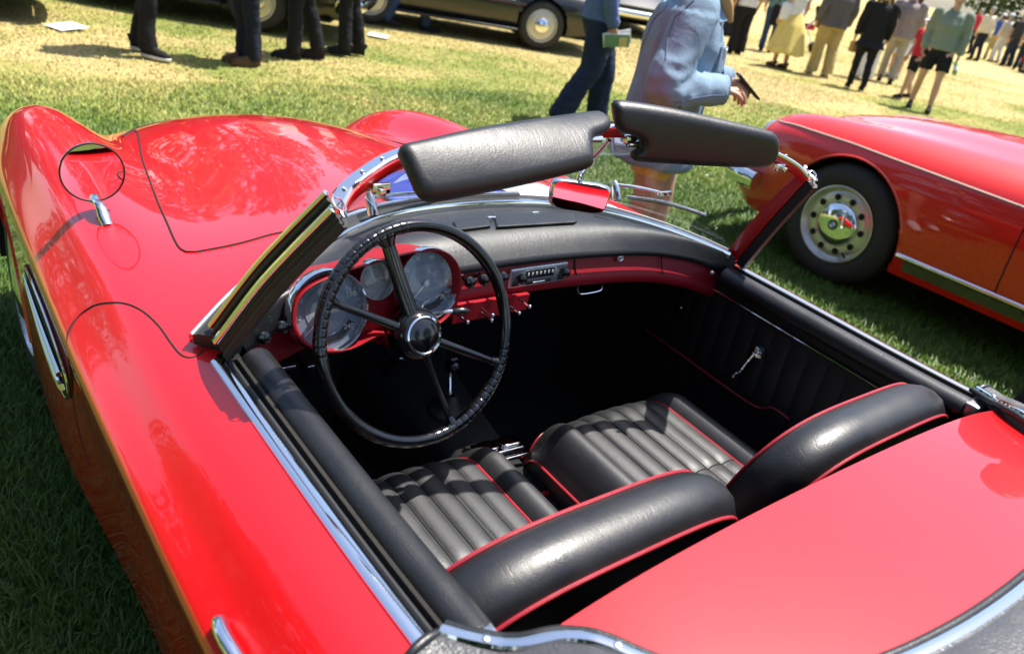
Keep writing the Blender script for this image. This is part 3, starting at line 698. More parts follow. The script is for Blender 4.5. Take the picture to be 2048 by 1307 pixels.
# round wing mirror on the near front wing
def wing_mirror():
    e = bpy.data.objects.new('wing_mirror', None); link(e, car)
    b = cast(203, 440, -.002); c = ax_(185, 345, b[0]-.004)
    n = unit(unit(CAM-c)+unit(np.array([-.66, .93, .86])-c))
    mb = MB(); mb.lathe([(.0585, 0), (.061, .001), (.062, -.003), (.060, -.008), (.052, -.016), (.036, -.024), (.015, -.028), (0, -.029)], c, n, 56); mb.build('shell', 'chrome', e)
    a_ = np.linspace(0, 2*math.pi, 56, endpoint=False); e1_ = unit(np.cross(n, [0, 0, 1.])); e2_ = np.cross(n, e1_); mb = MB(); mb.tube(np.array([c+n*.002+.0605*(math.cos(q)*e1_+math.sin(q)*e2_) for q in a_]), .0019, 8, closed=True); mb.build('rim', 'dark_trim', e)
    mb = MB(); mb.lathe([(.0590, .0012), (.03, .0018), (0, .002)], c, n, 56); mb.build('mirror', 'mirror_glass', e, sharp=None)
    f = near(b)[1]; mb = MB(); mb.tube(cr([b+np.array([.004, -.030, .0]), b+np.array([.002, -.012, .012]), b+np.array([0, .012, .030]), c-n*.014+np.array([0, .004, -.066]), c-n*.014+np.array([0, .002, -.045])], 6), np.r_[np.linspace(.010, .0125, 7), np.linspace(.012, .006, 18)], 12, flat=.8); mb.build('stem', 'chrome', e)
wing_mirror()

# ------------------------------------------------------------------ door tops, trims and cockpit tub
ky = np.linspace(.590, -.050, 60); KC = surf(ky, KU)[:, 0]
def mirror_build(mb, sg, name, mat, parent, **k):
    if sg < 0: mb.V = [v*[-1, 1, 1] for v in mb.V]
    return mb.build(name, mat, parent, **k)
def ell(cx, cy, rx, ry, n=20): return [(cx+rx*math.cos(2*math.pi*k/n), cy+ry*math.sin(2*math.pi*k/n)) for k in range(n)]
def door_tops():
    for sg in (-1, 1):
        e = bpy.data.objects.new('door_top', None); link(e, car)
        for nm, mt, pr in (('finisher', 'chrome', [(-.003, -.006), (-.002, .003), (.003, .0055), (.012, .006), (.019, .003), (.020, -.010)]),
                           ('outer_seal', 'rubber', [(.0205, -.014), (.0205, .004), (.023, .007), (.027, .006), (.029, -.014)]),
                           ('glass_slot', 'void_black', [(.029, -.03), (.029, -.012), (.045, -.012), (.045, -.03)]),
                           ('felt_strip', 'felt', [(.039, -.016), (.040, -.001), (.0445, .001), (.046, -.016)]),
                           ('pad', 'black_vinyl', ell(.072, -.012, .027, .025))):
            mb = MB(); mb.sweep(KC, pr); mirror_build(mb, sg, nm, mt, e, sharp=50)
        mb = MB(); mb.box(KC[-1]+np.array([-.064, -.012, -.006]), (.05, .03, .030), None, .003); mirror_build(mb, sg, 'end_cap', 'brushed', e)
        # inner door skin with upright pleats below a bright strip
        d = bpy.data.objects.new('door_trim', None); link(d, car)
        ys = np.linspace(1.06, -.10, 400); zs = np.r_[.86, .80, .79, .78, .775, np.linspace(.76, .36, 8), .34, .22]
        V = []
        for z in zs:
            pl = .003*np.abs(np.sin(np.pi*ys/.052))**.6 if z < .775 else np.zeros_like(ys)
            V.append(np.stack([.632-pl-.012*max(0, .5-z)-np.interp(ys, [.6, 1.0], [0, -.02]), ys, np.full_like(ys, z)-.03*np.interp(ys, [-.1, .6], [1, 0])], 1))
        mb = MB(); mb.add(np.vstack(V), gridF(len(zs), 400)); mirror_build(mb, sg, 'panel', 'dark_trim', d, sharp=None)
        mb = MB(); mb.tube(np.array([[.627, y, .790-.03*np.interp(y, [-.1, .6], [1, 0])] for y in np.linspace(.62, .02, 20)]), .0032, 8); mirror_build(mb, sg, 'strip', 'chrome', d)
        mb = MB(); P = cr([ax_(x, y, .612) for x, y in ((1290, 658), (1350, 700), (1430, 758), (1510, 812), (1545, 815), (1578, 838))], 6); mb.tube(P, .0028, 6); mirror_build(mb, sg, 'piping', 'red_piping', d)
        c = np.array([.618, .434, .699]); h = ax_(1478, 746, .600); mb = MB(); mb.lathe([(.019, .008), (.017, -.006), (.008, -.012), (0, -.013)], c, (1, 0, 0), 20)
        mb.tube(cr([c+[-.012, 0, 0], (c+h)/2+[-.01, 0, 0], h], 5), np.linspace(.0055, .004, 11), 8); mb.lathe([(.004, .004), (.0075, 0), (.008, -.02), (.006, -.026), (0, -.027)], h, (1, 0, 0), 14); mirror_build(mb, sg, 'window_crank', 'chrome', d)
        q = [ax_(x, y, .622) for x, y in ((1330, 580), (1362, 615))]; mb = MB(); mb.tube(np.array(q), .003, 8); mb.ball(q[1], .005); mirror_build(mb, sg, 'door_pull', 'chrome', d)
door_tops()
def tub():
    mb = MB(); mb.box((0, .45, .215), (1.30, 1.45, .012)); mb.build('floor', 'carpet', car, smooth=False)
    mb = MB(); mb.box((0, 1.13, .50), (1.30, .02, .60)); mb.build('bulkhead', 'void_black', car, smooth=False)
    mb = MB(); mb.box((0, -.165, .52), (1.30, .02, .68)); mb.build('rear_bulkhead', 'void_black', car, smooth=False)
    mb = MB(); P = []; n = 9
    ys = np.array([-.10, .2, .45, .62, .75, .95, 1.12]); tz = np.array([.37, .38, .40, .415, .43, .46, .50]); hw = np.array([.085, .085, .088, .092, .10, .13, .17])
    for y, z, wd in zip(ys, tz, hw):
        for k in range(n):
            a = math.pi*k/(n-1); P.append((-wd*math.copysign(abs(math.cos(a))**.4, math.cos(a)), y, .21+(z-.21)*abs(math.sin(a))**.4))
    mb.add(P, gridF(len(ys), n)); mb.build('tunnel', 'carpet', car, sharp=None)
    for k, (y0, z) in enumerate(((.500, .405), (.215, .386))):
        mb = MB(); mb.tube(np.array([(-.088*math.copysign(abs(math.cos(a))**.4, math.cos(a)), y0, .212+(z-.212)*abs(math.sin(a))**.4) for a in np.linspace(.25, math.pi-.25, 30)]), .0065, 8); mb.build('carpet_binding', 'red_piping', car)
    # scuttle sides ahead of the doors
    for sg in (-1, 1):
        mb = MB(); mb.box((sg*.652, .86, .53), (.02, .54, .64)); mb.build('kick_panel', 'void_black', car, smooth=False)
    # gear lever
    e = bpy.data.objects.new('gear_lever', None); link(e, car); k = ax_(905, 730, 0.0); b = np.array([-.01, .835, .435])
    mb = MB(); mb.tube(cr([b, b+[.0, .004, .05], k+[0, .004, -.03], k], 6), np.linspace(.007, .0045, 19), 10); mb.build('lever', 'chrome', e)
    mb = MB(); mb.ball(k, (.021, .021, .019), 20, 12); mb.build('knob', 'bakelite', e)
    mb = MB()
    for dx in (-.007, 0, .007): mb.box(k+[dx, -.004, .0195], (.0012, .012, .001))
    mb.box(k+[0, -.004, .0196], (.0152, .0012, .001)); mb.build('shift_pattern', 'white_print', e, smooth=False)
    mb = MB(); mb.lathe([(.055, -.01), (.05, .012), (.030, .022), (.022, .04), (.012, .052), (.008, .054)], b, (0, -.1, 1), 28); mb.build('gaiter', 'rubber', e)
    # ashtray
    e = bpy.data.objects.new('ashtray', None); link(e, car); c = np.array([.012, .655, .440]); rz = np.array([[math.cos(-.06), -math.sin(-.06), 0], [math.sin(-.06), math.cos(-.06), 0], [0, 0, 1]])
    mb = MB(); mb.box(c, (.125, .052, .012), rz, .004); mb.build('base', 'chrome', e)
    for dx in (-.032, .032): mb = MB(); mb.pillow(np.array([c+rz@np.array([dx+.027*math.copysign(abs(math.cos(a))**.5, math.cos(a)), .020*math.copysign(abs(math.sin(a))**.6, math.sin(a)), .010]) for a in np.linspace(0, 2*math.pi, 28, endpoint=False)]), (0, 0, 1), .010, rim=.006, dome=.2); mb.build('lid', 'chrome', e)
    mb = MB(); mb.box(c+[0, -.046, -.001], (.13, .012, .012), rz, .004); mb.build('rail', 'chrome', e)
    # pedals
    for px, py, s_, mt in ((553, 752, (.07, .012, .075), 'rubber'), (622, 748, (.04, .012, .09), 'rubber'), (800, 735, (.05, .012, .12), 'rubber')):
        e = bpy.data.objects.new('pedal', None); link(e, car); c = ay_(px, py, .98); mb = MB(); th = .6; rx = np.array([[1, 0, 0], [0, math.cos(th), -math.sin(th)], [0, math.sin(th), math.cos(th)]])
        mb.box(c, s_, rx, .004); mb.build('pad', mt, e)
        mb = MB(); mb.box(c+np.array([0, .004, 0]), (s_[0]+.006, .008, s_[2]+.006), rx, .003); mb.build('edge', 'chrome', e)
        mb = MB(); mb.tube(cr([c, c+[0, .08, .02], c+[0, .13, .18]], 5), .007, 8); mb.build('arm', 'dark_trim', e)
simple('white_print', (.75, .75, .72), .6, var=.05)
tub()

# ------------------------------------------------------------------ dashboard
PT = np.array([(0, .700, .903), (.2, .695, .901), (.4, .682, .891), (.53, .660, .872), (.61, .632, .852), (.655, .612, .838)])
PTC = resample(cr(np.vstack([PT[::-1]*[-1, 1, 1], PT[1:]]), 12), 161)
def dash():
    e = bpy.data.objects.new('dashboard', None); link(e, car)
    a = resample(BC[4:-4], 161)+[0, -.020, -.004]; V = []
    for t in np.linspace(0, 1, 18):
        V.append(a+(PTC-a)*t+np.array([0, -.25, 1.])*(.030*math.sin(math.pi*min(1, t**1.5)))+np.array([0, -.012, -.004])*(t**6))
    V.append(PTC+[0, .004, -.008])
    mb = MB(); mb.add(np.vstack(V), gridF(len(V), 161)); mb.build('pad', 'black_vinyl', e, sharp=None)
    rows = [(.004, .0), (.0, -.004), (.002, -.048), (-.004, -.053), (-.006, -.072), (-.002, -.079), (.010, -.083), (.05, -.080)]
    mb = MB(); mb.add(np.vstack([PTC+[0, dy, dz] for dy, dz in rows]), gridF(len(rows), 161)); mb.build('fascia', 'dash_red', e, sharp=60)
    def fx(px, py, dy=-.0): return ay_(px, py, np.interp(ay_(px, py, .69)[0], PTC[:, 0], PTC[:, 1])+dy)
    # glovebox
    mb = MB(); mb.tube(cr([fx(1149, 512), fx(1150, 540), fx(1156, 556), fx(1158, 574)], 5), .0022, 6); mb.build('glovebox_gap', 'seam_black', e)
    mb = MB(); mb.tube(cr([fx(1324, 502), fx(1323, 530), fx(1326, 548)], 5), .0015, 6); mb.build('glovebox_gap', 'seam_black', e)
    mb = MB(); mb.lathe([(.010, .004), (.0105, -.006), (.008, -.009), (.006, -.007), (.003, -.009), (0, -.009)], fx(1238, 513), (0, 1, 0), 20); mb.build('glovebox_lock', 'brushed', e)
    h = [fx(1155, 574, -.004), fx(1157, 583, -.006), fx(1164, 588, -.008), fx(1194, 583, -.008), fx(1203, 578, -.006), fx(1204, 570, -.004)]; mb = MB(); mb.tube(cr(h, 5), .0024, 8); mb.build('grab_handle', 'chrome', e)
    mb = MB(); mb.lathe([(.006, .003), (.006, -.003), (.003, -.005), (0, -.005)], fx(1424, 546), (0, 1, 0), 14); mb.build('screw', 'brushed', e)
    # vent slots on top of the pad
    def top(px, py, up=.002):
        d = Vector(sight(px, py)).normalized(); loc, n, i, ds = DB.ray_cast(Vector(CAM), d); return np.array(loc)+[0, 0, up]
    DB = BVHTree.FromPolygons([tuple(v) for v in np.vstack(V)], gridF(len(V), 161))
    q = np.array([top(*p) for p in ((905, 446), (975, 434), (980, 457), (912, 466))]); q2 = np.array([top(*p) for p in ((985, 433), (1145, 430), (1154, 449), (992, 459))])
    for Q in (q, q2):
        mb = MB(); mb.pillow(resample(np.vstack([Q, Q[:1]])[:4], 40, True), (0, -.35, .93), .012, rim=.004, dome=.05); mb.build('demister_lid', 'black_vinyl', e)
    for p in ((982, 440), (1070, 430)): mb = MB(); mb.box(top(*p, .006), (.022, .007, .006), None, .002); mb.build('demister_tab', 'chrome', e)
    # instrument binnacle
    pt, n = (-.31, .612, .86), np.array([0, -.96, .28]); n /= np.linalg.norm(n)
    ol = [(582, 640), (588, 603), (612, 574), (660, 550), (720, 531), (790, 511), (850, 499), (890, 503), (914, 528), (921, 566), (912, 606), (893, 634), (860, 655), (800, 668), (752, 672), (716, 690), (680, 703), (640, 704), (606, 688), (588, 664)]
    P = resample(cr(np.array([apl(x, y, pt, n) for x, y in ol]), 5, True), 120, True); mb = MB()
    c = P.mean(0); k = len(P)
    rings = [P-n*.12, P, P+n*.006+(c-P)*.004, P+n*.007+(c-P)*.022, P+n*.004+(c-P)*.045, P-n*.026+(c-P)*.060, P-n*.030+(c-P)*.09]
    mb.add(np.vstack(rings+[(c-n*.030)[None]]), gridF(len(rings), k, False, True)+[(6*k+j, 6*k+(j+1) % k, 7*k) for j in range(k)]); mb.build('binnacle', 'dash_red', e, sharp=50)
    gauges(pt, n)
    # radio
    r = bpy.data.objects.new('radio', None); link(r, car); Q = [fx(x, y, -.002) for x, y in ((1015, 538), (1130, 522), (1133, 559), (1018, 575))]
    ux = unit(Q[1]-Q[0]); c = sum(Q)/4; uz = np.array([0, 0, 1.]); W, H = np.linalg.norm(Q[1]-Q[0]), .047
    M = np.stack([ux, np.cross(uz, ux), uz], 1)
    def rb(x, z, sx, sz, dep, nm, mt, bev=.0015): m_ = MB(); m_.box(c+ux*x+uz*z+np.array([0, -dep, 0]), (sx, .010, sz), M, bev); return m_.build(nm, mt, r)
    rb(0, 0, W, H, 0, 'face_plate', 'bright_alloy', .004); rb(.0, .0, W-.008, H-.008, .0015, 'fascia_panel', 'radio_grey')
    rb(.0, .006, W*.5, .020, .003, 'dial_window', 'dial_dark'); rb(0, -.014, W*.44, .009, .003, 'band_selector', 'dark_trim'); rb(0, -.014, W*.22, .0035, .0045, 'selector_key', 'chrome')
    for k in range(7): rb(-W*.21+k*W*.07, .008, .004, .006, .0045, 'scale_mark', 'white_print', 0)
    for sx in (-1, 1):
        rb(sx*W*.40, -.012, .018, .012, .003, 'key', 'dark_trim')
        m_ = MB(); kc = c+ux*sx*W*.38+uz*.006; m_.lathe([(.004, 0), (.004, -.014), (.0105, -.015), (.0115, -.020), (.0105, -.027), (.006, -.030), (0, -.0305)], kc, (0, 1, 0), 18); m_.build('tuning_knob', 'bakelite', r)
    # pull knobs
    for px, py, ring in ((935, 562, 0), (963, 557, 1), (1002, 552, 0), (562, 650, 1), (524, 671, 0)):
        kn = bpy.data.objects.new('pull_knob', None); link(kn, car); c = fx(px, py, -.022); mb = MB()
        mb.lathe([(.003, -.03), (.003, 0), (.010, .002), (.0125, .008), (.011, .014), (.006, .017), (0, .018)], c, (0, -1, .1), 18); mb.build('knob', 'bakelite', kn)
        mb = MB(); mb.lathe([(.013 if ring else .007, -.004), (.012 if ring else .006, 0), (.009 if ring else .004, .001)], c+[0, .022, 0], (0, -1, .1), 20); mb.build('collar', 'chrome', kn)
    c = fx(537, 641, -.004); mb = MB(); mb.lathe([(.013, 0), (.012, .005), (.008, .006), (.007, .003), (0, .003)], c, (0, -1, .1), 20); mb.build('ignition_lock', 'chrome', e)
    # heater control plate with small levers
    ht = bpy.data.objects.new('heater_controls', None); link(ht, car); Q = [ay_(x, y, .676) for x, y in ((905, 612), (1060, 588), (1052, 618), (905, 648))]
    mb = MB(); Qa = np.array(Q); mb.add(np.vstack([Qa, Qa+[0, .012, 0]]), [(0, 1, 2, 3), (7, 6, 5, 4), (0, 4, 5, 1), (1, 5, 6, 2), (2, 6, 7, 3), (3, 7, 4, 0)]); mb.build('plate', 'dash_red', ht, smooth=False)
    for px, py in ((935, 644), (985, 630), (1038, 626), (1059, 613), (983, 640)):
        q = ay_(px, py, .635); mb = MB(); mb.tube(np.array([q+[-.008, .03, .006], q]), .0022, 6); mb.ball(q, .0048, 12, 8); mb.build('lever', 'chrome', ht)
DIGITS = {}
def gauges(pt, n):
    up = np.cross(n, [1., 0, 0]); up = up if up[2] > 0 else -up; ex = np.array([1., 0, 0])
    pt2 = np.array(pt)-n*.010
    spec = [((655, 621), .0735, 'speed'), ((749, 558), .0365, 'clock'), ((853, 566), .068, 'revs')]
    for (px, py), r, kind in spec:
        c = apl(px, py, pt2, n); e = bpy.data.objects.new('gauge', None); link(e, car, label={'speed': 'left speed dial', 'clock': 'small clock between the dials', 'revs': 'right rev counter dial'}[kind])
        mb = MB(); mb.lathe([(r*1.02, -.010), (r*1.03, .010), (r*1.0, .014), (r*.965, .011), (r*.955, -.008)], c, n, 56); mb.build('bezel', 'chrome', e)
        mb = MB(); mb.lathe([(r*.96, 0), (0, 0)], c-n*.006, n, 48); mb.build('dial', 'dial_blue' if kind != 'clock' else 'dial_warm', e)
        mb = MB(); mb.lathe([(r*.56, 0), (r*.54, .0015), (0, .002)], c-n*.006, n, 40); mb.build('dial_centre', 'dial_mid' if kind != 'clock' else 'dial_warm', e)
        mb = MB(); mb.lathe([(r*.955, 0), (r*.6, .0025), (0, .004)], c+n*.004, n, 40); mb.build('glass', 'dial_glass', e, sharp=None)
        mb = MB(); a0, a1, nt_ = (220, -40, 27) if kind != 'clock' else (90, -270, 13)
        for k in range(nt_):
            a = R(a0+(a1-a0)*k/(nt_-1)); d = ex*math.cos(a)+up*math.sin(a); q = np.cross(n, d); L = .07 if k % 2 == 0 else .04
            p0, p1 = c+d*r*.92, c+d*r*(.92-L); w_ = r*.008; mb.add([p0+q*w_-n*.0045, p0-q*w_-n*.0045, p1-q*w_-n*.0045, p1+q*w_-n*.0045], [(0, 1, 2, 3)])
        mb.build('scale', 'white_print', e, smooth=False, fix=False)
        if kind != 'clock':
            txt = ['0', '30', '60', '90', '120', '150', '180', '210', '240'] if kind == 'speed' else ['0', '10', '20', '30', '40', '50', '60', '70']
            for k, s_ in enumerate(txt):
                a = R(a0+(a1-a0)*k/(len(txt)-1)); p = c+(ex*math.cos(a)+up*math.sin(a))*r*.74-n*.0042
                text_mesh(s_, r*.18, Matrix(((ex[0], up[0], n[0], p[0]), (ex[1], up[1], n[1], p[1]), (ex[2], up[2], n[2], p[2]), (0, 0, 0, 1))), 'numeral', 'white_print', e)
            for a, mt in ((-78, 'dark_trim'), (-45, 'dark_trim')):
                a = R(a); d = ex*math.cos(a)+up*math.sin(a); q = np.cross(n, d); p = c+d*r*.72-n*.0045; mb = MB()
                mb.add([p+q*r*.22+d*r*.09, p-q*r*.22+d*r*.09, p-q*r*.2-d*r*.09, p+q*r*.2-d*r*.09], [(0, 1, 2, 3)]); mb.build('inset_dial', mt, e, smooth=False)
            p = c+(ex*math.cos(R(-112))+up*math.sin(R(-112)))*r*.78-n*.004; mb = MB(); mb.lathe([(r*.07, 0), (0, .002)], p, n, 16); mb.build('warning_lamp', 'amber' if kind == 'speed' else 'red_piping', e)
            a = R(-8); d = ex*math.cos(a)+up*math.sin(a); q = np.cross(n, d); p = c+d*r*.84-n*.0040; mb = MB()
            if kind == 'revs': mb.add([p+q*r*.13+d*r*.06, p-q*r*.13+d*r*.06, p-q*r*.13-d*r*.06, p+q*r*.13-d*r*.06], [(0, 1, 2, 3)]); mb.build('red_sector', 'red_piping', e, smooth=False)
        for a, L in (((222, .85),) if kind != 'clock' else ((2, .8), (-30, .55), (110, .6))):
            a = R(a); d = ex*math.cos(a)+up*math.sin(a); q = np.cross(n, d); mb = MB(); o = -n*.001
            mb.add([c+o+q*r*.030-d*r*.12, c+o-q*r*.030-d*r*.12, c+o-q*r*.008+d*r*L, c+o+q*r*.008+d*r*L], [(0, 1, 2, 3)]); mb.lathe([(r*.09, -.003), (r*.08, .0015), (0, .002)], c, n, 16); mb.build('needle', 'white_print', e, smooth=False)
simple('bright_alloy', (.72, .73, .75), .25, metal=.55, var=.05); simple('radio_grey', (.30, .31, .33), .3, metal=.4, var=.1)
simple('dial_blue', (.20, .235, .29), .5, var=.15, vs_=30); simple('dial_mid', (.26, .29, .33), .5, var=.12, vs_=40); simple('dial_warm', (.40, .375, .36), .5, var=.12)
simple('dial_dark', (.02, .025, .03), .25, var=.1); simple('amber', (.45, .22, .04), .4)
dash()

# ------------------------------------------------------------------ steering wheel
def steering():
    e = bpy.data.objects.new('steering_wheel', None); link(e, car); W = np.array([-.318, .565, .849]); th = R(69.4)
    e1 = np.array([1., 0, 0]); e2 = np.array([0, math.cos(th), math.sin(th)]); n = np.array([0, -math.sin(th), math.cos(th)]); r0, rt = .1990, .0124
    m = 720; V = []; ns = 16
    for i in range(m):
        a = 2*math.pi*i/m; deg = math.degrees(a); d = e1*math.cos(a)+e2*math.sin(a)
        g = (95 <= deg <= 182) or (272 <= deg <= 346)
        for k in range(ns):
            b = 2*math.pi*k/ns; rr = rt
            if g:
                ph = (deg/4.6) % 1.0; notch = max(0, 1-abs(ph-.5)/.13); rr *= 1.03-.13*notch*(1 if math.cos(b) < .3 else .6)
            V.append(W+d*(r0+rr*math.cos(b))+n*rr*math.sin(b))
    mb = MB(); mb.add(V, gridF(m, ns, True, True)); mb.build('rim', 'bakelite', e, sharp=None)
    for ang, w0, w1, mt in ((107, .017, .013, 'bakelite'), (154, .0085, .0065, 'bakelite'), (-26, .0085, .0065, 'bakelite'), (-73, .0085, .0065, 'bakelite')):
        a = R(ang); d = e1*math.cos(a)+e2*math.sin(a); mb = MB()
        P = cr([W-n*.004+d*.02, W-n*.006+d*.09, W-n*.002+d*.16, W+d*.192], 6); mb.tube(P, np.linspace(w0, w1, len(P)), 12, up=n, flat=.55)
        mb.tube(np.array([W+d*.175, W+d*.19]), np.array([w1, w1*1.9]), 10, up=n, flat=.8); mb.build('spoke', mt, e)
    mb = MB(); mb.lathe([(.030, -.070), (.040, -.055), (.050, -.030), (.0505, -.012), (.046, .002), (.040, .010), (.036, .013), (.034, .013)], W, n, 48); mb.build('hub', 'bakelite', e)
    mb = MB(); mb.lathe([(.0365, .0125), (.0365, .016), (.0335, .0175), (.0315, .0155), (.0315, .013)], W, n, 48); mb.build('horn_ring', 'chrome', e)
    mb = MB(); mb.lathe([(.0318, .014), (.026, .0175), (.014, .0195), (0, .020)], W, n, 40); mb.build('horn_button', 'bakelite', e, sharp=None)
    c = bpy.data.objects.new('steering_column', None); link(c, car)
    mb = MB(); mb.lathe([(.026, -.07), (.034, -.075), (.037, -.10), (.037, -.15), (.034, -.17), (.028, -.5)], W, n, 32); mb.build('shroud', 'red_paint', c)
    s0 = W-n*.045+e1*.03; q = [ay_(862, 630, .60), ay_(888, 624, .585), ay_(905, 622, .58), ay_(940, 621, .57)]
    mb = MB(); mb.tube(cr([s0]+q[:3], 6), .0036, 8); mb.build('stalk', 'brushed', c)
    mb = MB(); mb.tube(cr([q[2], (q[2]+q[3])/2, q[3]], 5), np.array([.0045, .0055, .006, .0065, .0068, .0068, .0066, .006, .0045, .0025, .001]), 12); mb.build('stalk_grip', 'black_plastic', c)
steering()

# ------------------------------------------------------------------ seats
def seat(cx, lab):
    e = bpy.data.objects.new('seat', None); link(e, car, label=lab); sg = 1 if cx > 0 else -1
    # cushion: pleated panel between two bolsters, rounded front
    ns, nt_ = 150, 90; s = np.linspace(-1, 1, ns); t = np.linspace(0, 1, nt_)
    hw, y0, y1 = .255, .07, .635; pw = .60                       # panel half width share
    V = np.zeros((nt_, ns, 3)); PIP = {-1: [], 1: []}; OUT = {-1: [], 1: []}
    for j, tt in enumerate(t):
        fr = max(0, (tt-.80)/.20); wid = hw*(1-.10*fr**2); y = y0+(y1-y0)*tt
        base = .488+.032*tt-.075*fr**2.6
        pl = np.abs(np.sin(np.pi*(s/pw*3.0)))**.36; inp = np.abs(s) < pw
        seamt = 1-.25*math.exp(-((tt-.42)/.03)**2)
        z = np.where(inp, base+.012*pl*seamt+.008*np.cos(np.pi*s/pw/2), 0)
        b = np.clip((np.abs(s)-pw)/(1-pw), 0, 1); z = np.where(inp, z, base+.004+.030*np.sin(np.pi*np.clip(b*1.15, 0, 1)**.8)*(1-.5*fr)-.075*b**5)
        V[j] = np.stack([cx+s*wid, np.full(ns, y)-.02*fr*np.abs(s)**3, z], 1)
        for q in (-1, 1):
            k = int(np.argmin(np.abs(s-q*pw))); PIP[q].append(V[j, k]+[0, 0, .002]); k2 = int(np.argmin(np.abs(s-q*.985))); OUT[q].append(V[j, k2]+[q*.002, 0, 0])
    # side skirts and front apron
    rows = V.reshape(-1, 3); mb = MB(); mb.add(rows, gridF(nt_, ns)); edge = np.vstack([V[:, 0], V[-1, 1:], V[-2::-1, -1]]); low = edge.copy(); low[:, 2] = .26; c0 = np.array([cx, .35, 0]); low[:, :2] = c0[:2]+(low[:, :2]-c0[:2])*.93
    midr = (edge+low)/2; midr[:, 2] = edge[:, 2]-.04; k = len(edge); mb.add(np.vstack([edge, midr, low]), gridF(3, k)); mb.build('cushion', 'seat_leather', e, sharp=55)
    for q in (-1, 1):
        mb = MB(); mb.tube(resample(np.array(PIP[q]), 60), .0034, 7); mb.build('piping', 'red_piping', e)
    for q in range(-2, 3):                                 # stitched seams in the grooves
        k3 = int(np.argmin(np.abs(s-q*pw/3))); mb = MB(); mb.tube(resample(V[2:-2, k3]+[0, 0, .0006], 60), .0016, 6); mb.build('seam', 'void_black', e)
    j3 = int(np.argmin(np.abs(t-.42))); ii = np.where(np.abs(s) < pw*.98)[0]; mb = MB(); mb.tube(V[j3, ii]+[0, 0, .0004], .0016, 6); mb.build('seam', 'void_black', e)
    fr_edge = V[-1, 3:-3:3]+[0, .001, .001]; rim = np.vstack([np.array(OUT[-1]), fr_edge, np.array(OUT[1])[::-1]]); mb = MB(); mb.tube(resample(rim, 160), .0036, 7); mb.build('piping', 'red_piping', e)
    # dark stitching lines between pleats are real grooves; backrest: front panel, broad rolled edge, rear panel
    bx = cx*1.0+sg*.052; hw = .292; zt = .862; out = []
    for a in np.linspace(math.pi*1.0, 0, 61):
        ca, sa = math.cos(a), math.sin(a); out.append((hw*math.copysign(abs(ca)**.56, ca), abs(sa)**.58))
    prof = np.array(out); lean = np.array([0, -.30, 1.]); lean /= np.linalg.norm(lean); nf = np.array([0, 1., .30]); nf /= np.linalg.norm(nf)
    org = np.array([bx, .140, .40]); top_h = (zt-.40)/lean[2]
    def outline(sc, dn, dz=0.0):
        P = []
        for x, h in prof:
            P.append(org+np.array([x*sc, 0, 0])+lean*(top_h*(.55+.45*h)-(1-sc)*.62+dz)+nf*dn)
        a, b = P[0], P[-1]; bl = [org+np.array([-hw*sc, 0, 0])+nf*dn+lean*.05]; br = [org+np.array([hw*sc, 0, 0])+nf*dn+lean*.05]
        return np.array(bl+P+br)
    T = .048
    rings = [outline(.90, T*.98)*1.0, outline(.955, T*1.02), outline(.985, T*.80), outline(1.008, T*.42), outline(1.018, -T*.02), outline(1.012, -T*.50, .003), outline(.978, -T*1.0, .010), outline(.950, -T*1.12, .010), outline(.92, -T*1.12, .008)]
    k = len(rings[0]); cen_f = rings[0].mean(0)+nf*.01; cen_r = rings[-1].mean(0)-nf*.012; mb = MB(); L = len(rings)
    mb.add(np.vstack(rings+[cen_f[None], cen_r[None]]), gridF(L, k, False, True)+[(L*k, (j+1) % k, j) for j in range(k)]+[(L*k+1, (L-1)*k+j, (L-1)*k+(j+1) % k) for j in range(k)]); mb.build('backrest', 'black_leather', e, sharp=60)
    mb = MB(); mb.tube(resample(cr(outline(.974, T*.94), 3), 150), .0034, 8); mb.build('piping', 'red_piping', e)
    mb = MB(); mb.tube(resample(cr(outline(.972, -T*1.08, .011), 3), 150), .0032, 8); mb.build('piping', 'red_piping', e)
seat(-.30, 'driver seat with the steering wheel shadow on its cushion'); seat(.30, 'passenger seat, far side of the tunnel')

